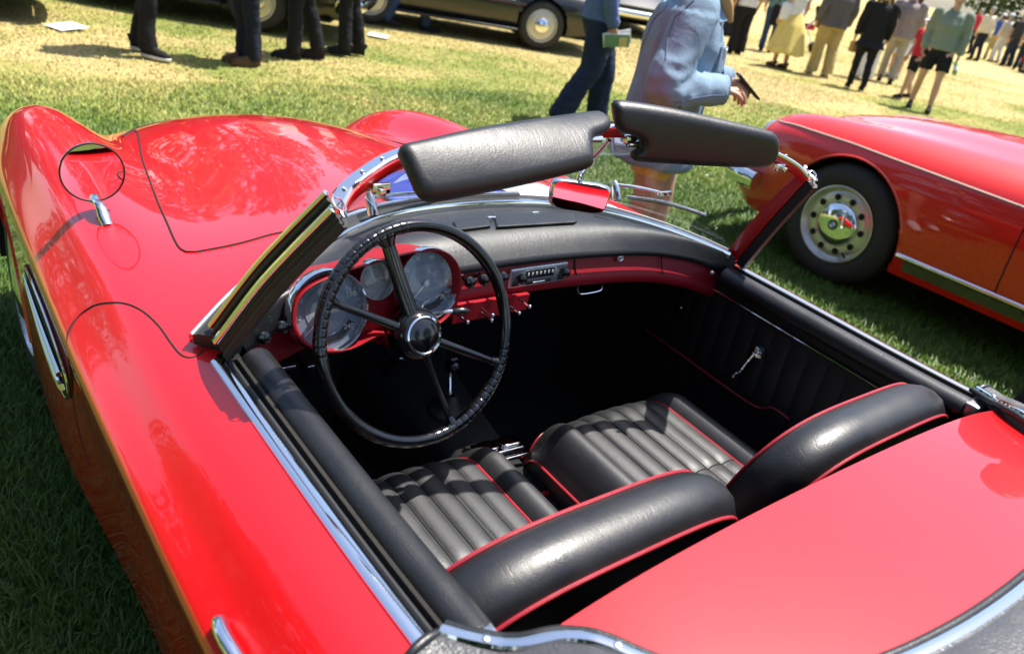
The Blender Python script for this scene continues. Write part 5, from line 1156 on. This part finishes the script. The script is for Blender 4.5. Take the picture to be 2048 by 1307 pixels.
def person(label, loc, face, H=1.75, legs=((0, 0), (0, 0)), arms=None, bottom=('trousers', 'black_cloth'), top=('long', 'charcoal_cloth'), shoes='shoe_black', sole=None, hair=('short', 'hair_brown'), hat=None,
           head=(0, 0), vox=.02, lean=0.0, hem=None, flare=1.0, group='bystanders on the lawn', bulk=1.0, hands=.45, dress=None, detail=True):
    """face = heading vector in plan; legs = ((fwd, side) foot offsets) left, right; arms = {side: (elbow, wrist)} local"""
    if group == 'crowd strolling on the right': loc = tuple(np.array(loc)-np.array([.735, -.678])*.22); bulk *= 1.12
    k = H/1.75; e = thing('person', label, 'person', (loc[0], loc[1], 0), math.atan2(face[1], face[0])-math.pi/2, group); S_ = np.array([k, k, k])
    hipz, kz = .90, .48; J = {}
    for i, sx in enumerate((-1, 1)):
        fo, sd_ = legs[i]; hip = np.array([sx*.088*bulk, 0, hipz]); ank = np.array([sx*.095+sd_, fo, .085+max(0, -fo-.18)*.35]); knee = (hip*.52+ank*.48)+np.array([0, .035+abs(fo)*.22, 0]); J[sx] = (hip, knee, ank)
    sh_y = -.01+lean*.5; A = {}
    for sx in (-1, 1):
        shd = np.array([sx*.185*bulk, sh_y, 1.405]); el, wr = (arms or {}).get(sx, ((sx*.235*bulk, -.02, 1.12), (sx*.235*bulk, .07, .87))); A[sx] = (shd, np.array(el, float), np.array(wr, float))
    # --- body
    mb = MB(); tor = [(0, 0, .84, .13, .09), (0, 0, .93, .155, .105), (0, lean*.2, 1.08, .132, .095), (0, lean*.4, 1.25, .152, .108), (0, sh_y, 1.38, .150, .085), (0, sh_y, 1.43, .09, .06)]; loft_torso(mb, [(a, b_, c, d*bulk, f*bulk) for a, b_, c, d, f in tor])
    hd = np.array([0, sh_y+.035, 1.625]); ty, tp = head
    limb(mb, [(0, sh_y, 1.38), (0, sh_y+.012, 1.47), hd-[0, .012, .06]], [.062, .054, .056])
    cy, sy = math.cos(ty), math.sin(ty); RM = np.array([[cy, -sy, 0], [sy, cy, 0], [0, 0, 1]])@np.array([[1, 0, 0], [0, math.cos(tp), -math.sin(tp)], [0, math.sin(tp), math.cos(tp)]])
    hp = lambda *q: hd+RM@np.array(q, float)
    mb.ball(hp(0, -.008, .022), (.074, .092, .092), 18, 12, RM); mb.ball(hp(0, .022, -.045), (.056, .062, .066), 16, 10, RM); mb.ball(hp(0, .060, -.088), (.030, .028, .026), 12, 8, RM)
    mb.ball(hp(0, .094, -.018), (.015, .022, .026), 10, 8, RM)
    for sx in (-1, 1): mb.ball(hp(sx*.076, -.004, -.012), (.012, .020, .030), 10, 8, RM)
    for sx in (-1, 1):
        h, kn, an = J[sx]; limb(mb, [h-[0, 0, -.04], h*.5+kn*.5+[0, .01, 0], kn, kn*.5+an*.5-[0, .015, 0], an, an-[0, -.03, .05]], [.090*bulk, .078*bulk, .056, .054, .038, .036])
        s0, el, wr = A[sx]; limb(mb, [s0-[sx*.03, 0, 0], s0, s0*.5+el*.5, el, el*.5+wr*.5, wr], [.052, .054, .046, .039, .037, .026], 10)
        an2 = an.copy(); mb.ball(an2+[0, .07, -.05], (.040, .11, .032), 12, 8)
    V, F = remesh(mb, vox*.8 if detail else vox, 3); mb = MB(); mb.add(V, F)
    for sx in (-1, 1):
        s0, el, wr = A[sx]; d = wr-el; hand(mb, wr-unit(d)*.01, d, (-sx, .25, 0) if abs(unit(d)[2]) > .5 else (0, .2, -1), hands)
    mb.V = [v*S_ for v in mb.V]; mb.build('body', 'skin', e, sharp=None, fix=False)
    # --- face
    if detail:
        for sx in (-1, 1): q = MB(); q.ball(hp(sx*.031, .078, .012)*S_, .011*k, 10, 8); q.build('eye', 'eye_white', e); q = MB(); q.ball(hp(sx*.031, .0875, .012)*S_, .0055*k, 8, 6); q.build('iris', 'hair_brown', e); q = MB(); q.tube(np.array([hp(sx*.014, .090, .034), hp(sx*.032, .088, .038), hp(sx*.05, .072, .032)])*S_, .004*k, 6); q.build('eyebrow', hair[1], e)
        q = MB(); q.ball(hp(0, .084, -.062)*S_, np.array([.024, .010, .008])*k, 12, 8, RM); q.build('mouth', 'lips', e)
    # --- hair, hat
    if hair:
        q = MB(); q.ball(hp(0, -.022, .040), (.082, .094, .088), 18, 12, RM); 
        if hair[0] == 'long':
            q.ball(hp(0, -.060, -.06), (.088, .050, .12), 16, 10, RM); q.ball(hp(0, -.055, -.18), (.10, .042, .13), 16, 10, RM)
            for sx in (-1, 1): limb(q, [hp(sx*.07, .01, .03), hp(sx*.085, .02, -.08), hp(sx*.09, .05, -.20), hp(sx*.08, .07, -.28)], [.022, .026, .028, .012])
        else: q.ball(hp(0, -.055, -.02), (.072, .048, .062), 14, 10, RM)
        V, F = remesh(q, vox*.8, 3); q = MB(); q.add(V*S_, F); q.build('hair', hair[1], e, sharp=None)
    if hat:
        q = MB(); q.ball(hp(0, -.012, .070), (.090, .104, .072), 18, 10, RM); q.build_ = 0
        q.pillow(np.array([hp(.075*math.cos(a), .10+.075*math.sin(a), .060-.02*max(0, math.sin(a))) for a in np.linspace(0, 2*math.pi, 20, endpoint=False)]), RM@np.array([0, .2, 1.]), .010, rim=.004, dome=.1); V, F = remesh(q, vox*.6, 1); q = MB(); q.add(V*S_, F); q.build('hat', hat, e, sharp=None)
    # --- lower garment
    kind, mt = bottom; q = MB()
    if kind in ('trousers', 'wide', 'shorts', 'tights'):
        fl = {'trousers': (.100, .088, .074, .070, .074), 'wide': (.108, .104, .098, .100, .108), 'tights': (.100, .090, .070, .066, .054), 'shorts': (.090, .088, .086, .086, .088)}[kind]
        loft_torso(q, [(0, 0, .80, .115*bulk, .10*bulk), (0, -.006, .90, .168*bulk, .122*bulk), (0, lean*.2, 1.00, .158*bulk, .112*bulk), (0, lean*.2, 1.03, .150*bulk, .106*bulk)])
        for sx in (-1, 1):
            h, kn, an = J[sx]
            if kind == 'shorts': lo = (h*.22+kn*.78) if top[0] != 'coat' else (h*.42+kn*.58); limb(q, [h, h*.5+lo*.5+[0, .006, 0], lo], [fl[0]*bulk, fl[1]*bulk, fl[4]*bulk])
            else: limb(q, [h, h*.5+kn*.5+[0, .008, 0], kn, kn*.5+an*.5-[0, .012, 0], an+[0, -.004, -.030]], [fl[0]*bulk, fl[1]*bulk, fl[2], fl[3], fl[4]])
        V, F = remesh(q, vox, 3); V = V+vnorm(V, F)*folds(V, .011)[:, None]
        q = MB(); q.add(V*S_, F); q.build({'shorts': 'shorts', 'tights': 'leggings'}.get(kind, 'trousers'), mt, e, sharp=None)
    else:                                                   # skirt
        hz_ = hem or .45; n = 64; a = np.linspace(0, 2*np.pi, n, endpoint=False); rows = []
        for i, tt in enumerate(np.linspace(0, 1, 16)):
            z = 1.04+(hz_-1.04)*tt; r_ = (.140+.05*min(1, tt*3)+.13*tt*flare)*bulk; wv = 1+.07*tt*np.sin(a*9+tt*2)+.03*tt*np.sin(a*4+1); rows.append(np.stack([r_*wv*np.cos(a), r_*.80*wv*np.sin(a)-.03*tt*flare, np.full(n, z)+.012*tt*np.sin(a*5)], 1))
        rows.append(rows[-1]*[.985, .985, 1]); rows += [r_*[.96, .96, 1] for r_ in rows[-2:6:-1]]
        q.add(np.vstack(rows)*S_, gridF(len(rows), n, False, True)); q.build('skirt', mt, e, sharp=None)
    # --- upper garment
    kind, mt = top; q = MB(); hm = dress or {'long': .90, 'short': .92, 'jacket': .82, 'coat': .73}[kind]; fat = {'long': .016, 'short': .014, 'jacket': .032, 'coat': .05}[kind]; rb = min(fat, .030)
    rows = [(0, 0, hm, (.160+fat+.02*(1-hm)*4*flare)*bulk, (.112+fat+.02*(1-hm)*4*flare)*bulk), (0, 0, hm*.6+.42, (.158+fat)*bulk, (.110+fat)*bulk), (0, lean*.2, 1.10, (.142+fat)*bulk, (.104+fat)*bulk), (0, lean*.4, 1.26, (.162+fat)*bulk, (.114+fat)*bulk), (0, sh_y, 1.385, (.165+fat*.7)*bulk, (.092+fat*.6)*bulk), (0, sh_y, 1.435, .11*bulk, .074), (0, sh_y, 1.462, .068, .062)]
    if dress: rows[0] = (0, -.02, dress, (.165+.10*flare)*bulk, (.12+.085*flare)*bulk)
    loft_torso(q, rows)
    for sx in (-1, 1):
        s0, el, wr = A[sx]
        if kind == 'short': m_ = s0*.45+el*.55; limb(q, [s0-[sx*.04, 0, 0], s0, m_], [.056+rb, .064+rb, .060+rb], 12)
        else: limb(q, [s0-[sx*.04, 0, 0], s0, s0*.5+el*.5, el, el*.45+wr*.55, wr-unit(wr-el)*.01], [.054+rb, .060+rb, .050+rb*1.1, .046+rb*1.1, .042+rb, .034+rb], 12)
    V, F = remesh(q, vox, 3); V = V+vnorm(V, F)*(folds(V, .010)*(V[:, 2] < 1.42))[:, None] if kind != 'coat' else V
    if kind == 'coat':                                     # hanging folds in the heavy cloth, creases at the elbows
        from mathutils import noise as mn
        me_ = bpy.data.meshes.new('n'); me_.from_pydata(V.tolist(), [], F); me_.update(); nr = np.array([v.normal[:] for v in me_.vertices]); bpy.data.meshes.remove(me_)
        dsp = np.zeros(len(V))
        for i_, p_ in enumerate(V):
            arm = min(np.linalg.norm(p_-A[s2][1]) for s2 in (-1, 1)); e_ = math.exp(-(arm/.13)**2)
            a1 = mn.noise(Vector((p_[0]*9, p_[1]*9, p_[2]*2.2))); a2 = mn.noise(Vector((p_[0]*6+p_[2]*10, p_[1]*14+9, p_[2]*13)))
            dsp[i_] = .012*(1-abs(a1)*2)*(1-e_)*(p_[2] < 1.40)+.016*(1-abs(a2)*2.2)*e_
        V = V+nr*dsp[:, None]
    q = MB(); q.add(V*S_, F); q.build({'jacket': 'jacket', 'coat': 'jacket'}.get(kind, 'shirt') if not dress else 'dress', mt, e, sharp=None)
    if kind in ('jacket', 'coat', 'long') and detail:
        q = MB()
        for sx in (-1, 1): limb(q, [(sx*.012, sh_y-.072, 1.468), (sx*.062, sh_y-.01, 1.475), (sx*.058, sh_y+.055, 1.445), (sx*.030, sh_y+.110, 1.385)], [.016, .020, .022, .008], 8)
        q.V = [v*S_ for v in q.V]; q.build('collar', mt, e, sharp=None)
    # --- shoes
    for sx in (-1, 1):
        an = J[sx][2]; sh = bpy.data.objects.new('shoe', None); link(sh, e); base = np.array([an[0], an[1], an[2]-.085]); lft = base[2]; n = 24; a = np.linspace(0, 2*np.pi, n, endpoint=False)
        ol = np.stack([.044*np.sin(a)*(1+.12*np.cos(a)), .062+.138*np.cos(a), 0*a], 1); mk = lambda sc, z, dy=0.0, tw=1.0: (base+ol*[sc*tw, sc, 1]+[0, dy, z])*S_
        q = MB(); R_ = [mk(.98, .002), mk(1.03, .008), mk(1.03, .022), mk(1.0, .026)]; q.add(np.vstack(R_), gridF(4, n, False, True)+[tuple(range(n))[::-1], tuple(3*n+i for i in range(n))]); q.build('sole', sole or 'shoe_black', sh)
        R_ = [mk(1.0, .024), mk(.99, .045), mk(.88, .065, -.012), mk(.66, .085, -.045, 1.15), mk(.48, .105, -.062, 1.45), mk(.45, .118, -.064, 1.5)]; q = MB(); q.add(np.vstack(R_), gridF(6, n, False, True)+[tuple(5*n+i for i in range(n))]); q.build('upper', shoes, sh)
        if sole and detail:
            q = MB()
            for z, y in ((.070, .075), (.080, .055), (.092, .035)): q.tube(np.array([base+[-.030, y, z-.012], base+[0, y+.012, z], base+[.030, y, z-.012]])*S_, .0045, 6)
            q.build('laces', 'shoe_white', sh)
    return e
CR = np.array([.735, -.678]); CF = np.array([.675, .738])        # camera right / away, in plan
rel = lambda r_, f: tuple(CR*r_+CF*f)
GA = 'bystanders in front of the dark cars'
person('person in black trousers and black trainers with white soles, at the left', (1.06, 7.16), rel(1, -.15), 1.80, ((-.10, .02), (.12, 0)), bottom=('trousers', 'black_cloth'), top=('jacket', 'black_cloth'), shoes='shoe_black', sole='shoe_white', group=GA)
person('person in navy trousers and brown deck shoes, feet together', (1.90, 6.90), rel(-.6, -.6), 1.78, ((.0, .02), (.02, -.02)), bottom=('trousers', 'navy_cloth'), top=('long', 'white_cloth'), shoes='shoe_brown', sole='shoe_brown', group=GA, arms={-1: ((-.235, -.02, 1.12), (-.12, .17, 1.05)), 1: ((.235, -.02, 1.12), (.12, .17, 1.05))})
person('person in black trousers and polished black shoes, legs apart', (2.62, 7.26), rel(-1, -.3), 1.80, ((.12, 0), (-.10, 0)), bottom=('trousers', 'black_cloth'), top=('jacket', 'navy_cloth'), group=GA)
person('person in black trousers and black trainers, rightmost of the dark trousered group', (3.30, 7.62), rel(-1, -.1), 1.76, ((.06, .0), (-.06, .0)), bottom=('trousers', 'black_cloth'), top=('long', 'charcoal_cloth'), sole='shoe_black', group=GA)
person('person in blue jeans striding past the black saloon', (5.25, 9.75), rel(1, .1), 1.76, ((.28, 0), (-.26, 0)), bottom=('trousers', 'jeans'), top=('long', 'navy_cloth'), group=GA)
m6 = person('man in blue jumper and jeans walking with a magazine in his hand', (4.19, 4.90), rel(.95, .30), 1.80, ((.20, 0), (-.22, .02)), bottom=('wide', 'dark_jeans'), top=('long', 'blue_knit'), shoes='shoe_brown', group='walkers in front of the roadster', vox=.016,
            arms={1: ((.265, -.04, 1.13), (.245, .05, .88)), -1: ((-.25, -.02, 1.13), (-.22, .15, .95))}, hands=.75, bulk=1.12)
dw = person('woman in loose denim jacket and yellow shorts, hands clasped around a phone', (1.76, 1.90), rel(1, .06), 1.70, ((.12, 0), (-.16, .02)), bottom=('shorts', 'bright_yellow'), top=('coat', 'denim'), shoes='shoe_white', hair=('long', 'hair_blond'), group='walkers in front of the roadster', vox=.014, bulk=1.06, lean=.04,
            arms={1: ((.335, -.07, 1.10), (.20, .20, 1.115)), -1: ((-.27, .02, 1.09), (.0, .26, 1.13))}, hands=.75, head=(0, .25))
# ---- strollers of the crowd on the right
GB_ = 'crowd strolling on the right'
toward = lambda x, y: tuple(unit(CAM[:2]-np.array([x, y])))
person('woman in white top and wide black trousers, left edge of the crowd', (13.17, 9.85), rel(-.3, 1), 1.70, bottom=('wide', 'black_cloth'), top=('short', 'white_cloth'), hair=('long', 'hair_brown'), group=GB_)
person('woman in long pale yellow skirt and white blouse', (12.98, 8.64), rel(-.5, .8), 1.70, ((.08, .02), (-.05, 0)), bottom=('skirt', 'yellow_cloth'), hem=.28, flare=1.25, top=('short', 'white_cloth'), shoes='shoe_brown', hair=('long', 'hair_blond'), group=GB_)
person('man in grey jacket and khaki trousers seen from behind', (13.54, 8.14), rel(-.2, 1), 1.84, ((.05, -.03), (-.06, .03)), bottom=('wide', 'khaki'), top=('jacket', 'grey_cloth_p'), shoes='shoe_white', hair=('short', 'hair_grey'), group=GB_, bulk=1.08)
person('woman in white trousers half hidden behind the black dress', (14.9, 8.0), rel(.2, 1), 1.66, bottom=('wide', 'white_cloth'), top=('short', 'black_cloth'), shoes='shoe_white', hair=('long', 'hair_brown'), group=GB_)
person('woman in short black dress, black tights and ankle boots', (13.10, 7.09), rel(.1, 1), 1.72, ((.05, -.01), (-.06, .02)), bottom=('tights', 'black_cloth'), top=('long', 'black_cloth'), dress=.72, flare=.75, hair=('long', 'hair_blond'), group=GB_)
person('man in mauve grey jacket and stone trousers, walking away', (15.5, 7.85), rel(.3, 1), 1.82, ((.16, 0), (-.14, 0)), bottom=('trousers', 'stone_cloth'), top=('jacket', 'mauve_cloth'), hair=('short', 'hair_grey'), group=GB_)
person('small child in white tee and yellow shorts behind the boy', (15.9, 7.45), rel(.2, 1), 1.15, bottom=('shorts', 'bright_yellow'), top=('short', 'white_cloth'), shoes='shoe_white', hair=('short', 'hair_brown'), group=GB_)
person('boy in white cap, red tee and black shorts', (13.75, 6.50), rel(-1, -.4), 1.36, ((.20, 0), (-.20, 0)), bottom=('shorts', 'black_cloth'), top=('short', 'red_tee'), hair=('short', 'hair_brown'), hat='white_cloth', group=GB_)
gm = person('man in sage green shirt and black shorts carrying a green bottle', (12.75, 5.71), toward(12.75, 5.71), 1.82, ((.10, -.05), (-.14, .05)), bottom=('shorts', 'black_cloth'), top=('long', 'sage_cloth'), shoes='shoe_black', hair=('short', 'hair_brown'), group=GB_, bulk=1.05,
            arms={-1: ((-.27, .0, 1.13), (-.27, .06, .86)), 1: ((.26, -.03, 1.13), (.24, .04, .87))}, hands=.8)
person('person in teal top and blue jeans behind the yellow skirt', (15.2, 10.6), rel(.4, 1), 1.72, bottom=('trousers', 'jeans'), top=('short', 'teal_cloth'), hair=('long', 'hair_brown'), group=GB_)
person('person in maroon top at the left rear of the crowd', (16.4, 12.6), rel(-.4, 1), 1.74, bottom=('wide', 'navy_cloth'), top=('long', 'magenta_cloth'), group=GB_)
person('woman in pale dress walking behind the stone trousers', (17.2, 8.6), rel(.1, 1), 1.66, bottom=('skirt', 'white_cloth'), hem=.5, flare=.6, top=('short', 'cream_cloth'), shoes='shoe_white', hair=('long', 'hair_brown'), group=GB_)
far = [((34.0, 14.0), 'white_cloth', 'khaki', 'blue', 'man in royal blue polo and khaki trousers in the far queue', 'royal_blue'),
       ((33.2, 13.4), 'white_cloth', 'white_cloth', '', 'person in white trousers and pale cap at the left of the far queue', 'cream_cloth'),
       ((33.0, 12.9), None, 'black_cloth', '', 'person all in black at the middle of the far queue', 'black_cloth'),
       ((32.4, 12.6), None, 'dark_jeans', '', 'person in dark green top and dark jeans in the far queue', 'charcoal_cloth'),
       ((31.6, 11.9), 'navy_cloth', 'dark_jeans', '', 'person in pale grey tee, dark cap and jeans in the far queue', 'mauve_cloth'),
       ((33.6, 12.4), None, 'black_cloth', '', 'person in navy jumper behind the grey tee in the far queue', 'navy_cloth'),
       ((32.8, 11.6), 'white_cloth', 'jeans', '', 'person in teal top and white cap at the right of the far queue', 'teal_cloth'),
       ((31.0, 13.2), None, 'navy_cloth', '', 'person in cream jumper and navy trousers at the near left of the far queue', 'cream_cloth'),
       ((34.8, 13.0), 'royal_blue', 'stone_cloth', '', 'person in blue cap and white tee at the back of the far queue', 'white_cloth'),
       ((35.2, 15.4), None, 'black_cloth', '', 'person in red tee beyond the left end of the far queue', 'red_tee'),
       ((30.2, 10.6), 'white_cloth', 'dark_jeans', '', 'person in navy tee and white cap nearest the right edge', 'navy_cloth')]
for i, (pos, hat, bt, _, lab, tp_) in enumerate(far):
    person(lab, pos, rel(.3*((-1)**i), 1), 1.70+.05*(i % 4), ((.05, 0), (-.05, 0)), bottom=('trousers', bt), top=('short' if i % 2 == 0 else 'long', tp_), hair=('short', ('hair_brown', 'hair_grey')[i % 2]), hat=hat, vox=.03, group='far queue of people', detail=False)
person('woman in magenta skirt at the far right edge', (30.6, 11.25), rel(-.2, 1), 1.68, bottom=('skirt', 'magenta_cloth'), hem=.40, flare=.8, top=('short', 'navy_cloth'), hair=('long', 'hair_brown'), vox=.03, group='far queue of people', detail=False)
person('person in black trousers at the right edge between the two red cars', (2.26, .10), rel(.2, -1), 1.78, bottom=('wide', 'black_cloth'), top=('jacket', 'black_cloth'), group='walkers in front of the roadster')

# ---- things they carry
def w2(e, v): c, s_ = math.cos(e.rotation_euler.z), math.sin(e.rotation_euler.z); return np.array([e.location.x+c*v[0]-s_*v[1], e.location.y+s_*v[0]+c*v[1], v[2]])
def magazine():
    q = w2(m6, (.245*1.03, .085, .80)); o = thing('magazine', 'folded magazine with green and yellow cover in the walking man\'s hand', 'magazine', tuple(q), m6.rotation_euler.z)
    mb = MB(); mb.box((.012, .02, .01), (.012, .22, .10), None, .002); mb.build('cover', 'print_green', o); mb = MB(); mb.box((.0195, .07, .0), (.003, .07, .075)); mb.build('cover_print', 'yellow_cloth', o); mb = MB(); mb.box((.012, .02, .063), (.010, .215, .008)); mb.build('page_edge', 'white_cloth', o)
    mb = MB(); mb.box((.0, .02, .03), (.008, .25, .115), np.array([[1, 0, 0], [0, .98, -.17], [0, .17, .98]]), .001); mb.build('inner_pages', 'white_cloth', o); o.rotation_euler.x = .12
magazine()
def bottle():
    q = w2(gm, (-.28, .12, .80)); o = thing('bottle', 'green glass bottle held by the man in the sage shirt', 'bottle', tuple(q)); d = unit([-.25, -.35, -1])
    mb = MB(); mb.lathe([(.010, -.10), (.012, -.04), (.034, .0), (.036, .03), (.036, .16), (.030, .175), (0, .178)], (0, 0, 0), d, 18); mb.build('glass', 'bottle_green', o); mb = MB(); mb.lathe([(.0368, .05), (.0372, .055), (.0372, .11), (.0368, .115)], (0, 0, 0), d, 18); mb.build('paper_label', 'white_cloth', o)
bottle()
def phone():
    q = w2(dw, (.06, .325, 1.10)); o = thing('phone', 'dark phone between the hands of the woman in denim', 'phone', tuple(q), dw.rotation_euler.z); mb = MB(); mb.box((0, 0, 0), (.075, .012, .14), np.array([[1, 0, 0], [0, .6, -.8], [0, .8, .6]]), .004); mb.build('case', 'dark_trim', o); mb = MB(); mb.box((0, -.0055, .004), (.066, .003, .125), np.array([[1, 0, 0], [0, .6, -.8], [0, .8, .6]])); mb.build('screen', 'dial_dark', o)
phone()
def denim_details():
    S2 = 1.70/1.75
    def part(nm, mt, f): mb = MB(); f(mb); mb.V = [v*S2 for v in mb.V]; return mb.build(nm, mt, dw)
    part('cuff', 'denim', lambda q: limb(q, [(.205, .165, 1.113), (.198, .205, 1.116)], [.064, .062], 18))
    part('cuff', 'denim', lambda q: limb(q, [(.0, .225, 1.127), (.0, .262, 1.131)], [.062, .060], 18))
    part('collar_flap', 'denim', lambda q: q.pad(np.array([(.075, .02, 1.47), (.15, .06, 1.44), (.165, .135, 1.385), (.10, .155, 1.375), (.055, .10, 1.43)]), (.75, .35, .55), (0, 0, 1), .012, .005))
    part('chest_pocket', 'denim', lambda q: q.pad(np.array([(.150, .160, 1.28), (.090, .190, 1.28), (.086, .192, 1.18), (.118, .185, 1.165), (.150, .162, 1.18)]), (.55, .82, .05), (0, 0, 1), .010, .003))
    part('button', 'brushed', lambda q: q.lathe([(.009, 0), (.008, .003), (0, .004)], (.118, .186, 1.265), (.55, .82, .05), 12))
denim_details()
def denim_seams():
    jk = [c for c in dw.children if c.name.startswith('jacket')][0]; B = BVHTree.FromPolygons([v.co[:] for v in jk.data.vertices], [tuple(p.vertices) for p in jk.data.polygons])
    for ln in ([(-.24, .765), (-.12, .762), (0, .76), (.12, .762), (.20, .765)], [(-.10, 1.36), (-.135, 1.28), (-.15, 1.19), (-.165, 1.05), (-.18, .90), (-.19, .77)], [(-.03, 1.40), (-.085, 1.33), (-.10, 1.25), (-.10, 1.18)],
               [(.0, 1.02), (.01, .90), (.015, .77)], [(-.03, 1.03), (.05, 1.055), (.12, 1.07), (.18, 1.075)], [(.10, .95), (.115, .86), (.12, .77)]):
        P = []
        for y, z in resample(np.array(ln), 24):
            hit = B.ray_cast(Vector((1, y, z)), Vector((-1, 0, 0)))[0]
            if hit is not None: P.append(np.array(hit))
        if len(P) > 4: mb = MB(); mb.tube(np.array(P), .0032, 6); mb.build('seam', 'denim_dark', dw)
fabric('denim_dark', (.11, .15, .23)); denim_seams()
def bag(lab, loc, sz, mat, cat='handbag'):
    o = thing('handbag', lab, cat, loc); mb = MB(); mb.box((0, 0, 0), sz, None, min(sz)*.3); mb.build('bag', mat, o); mb = MB(); mb.tube(cr([(-sz[0]*.35, 0, sz[2]*.45), (-sz[0]*.25, 0, sz[2]*1.0), (0, 0, sz[2]*1.2), (sz[0]*.25, 0, sz[2]*1.0), (sz[0]*.35, 0, sz[2]*.45)], 5), .010, 6); mb.build('strap', mat, o)
bag('white shoulder bag beside the yellow skirt', (12.62, 8.82, .98), (.30, .12, .30), 'white_cloth'); bag('tan handbag carried beside the black dress', (13.05, 7.55, .66), (.26, .12, .20), 'tan_leather'); bag('black bag of the woman at the left edge of the crowd', (13.38, 9.5, .85), (.34, .16, .40), 'black_cloth')
def pushchair():
    o = thing('pushchair', 'dark pushchair with red seat behind the man in grey jacket', 'pushchair', (17.6, 11.6, 0), .6)
    mb = MB(); mb.box((0, 0, .55), (.42, .45, .12), None, .04); mb.build('seat', 'red_tee', o); mb = MB(); mb.box((0, -.22, .80), (.42, .10, .50), np.array([[1, 0, 0], [0, .95, .3], [0, -.3, .95]]), .04); mb.build('back', 'black_cloth', o)
    mb = MB(); a = np.linspace(0, math.pi*.6, 8); V = np.array([[(sx*.22, -.20+.32*math.sin(t), .92+.28*math.cos(t)) for sx in np.linspace(-1, 1, 5)] for t in a]).reshape(-1, 3); mb.add(V, gridF(8, 5)); mb.build('canopy', 'royal_blue', o)
    for sx in (-1, 1):
        mb = MB(); mb.tube(cr([(sx*.22, .35, .12), (sx*.22, .0, .5), (sx*.22, -.45, 1.05)], 5), .014, 8); mb.tube(cr([(sx*.22, -.32, .12), (sx*.22, -.05, .5)], 4), .014, 8); mb.build('frame', 'brushed', o)
        for y in (.35, -.32): mb = MB(); mb.lathe([(.07, -.02), (.10, -.02), (.115, 0), (.10, .02), (.07, .02), (.02, .015), (0, .015)], (sx*.25, y, .115), (1, 0, 0), 20); mb.build('wheel', 'tyre', o)
pushchair()
bpy.data.scenes.remove(TMP)
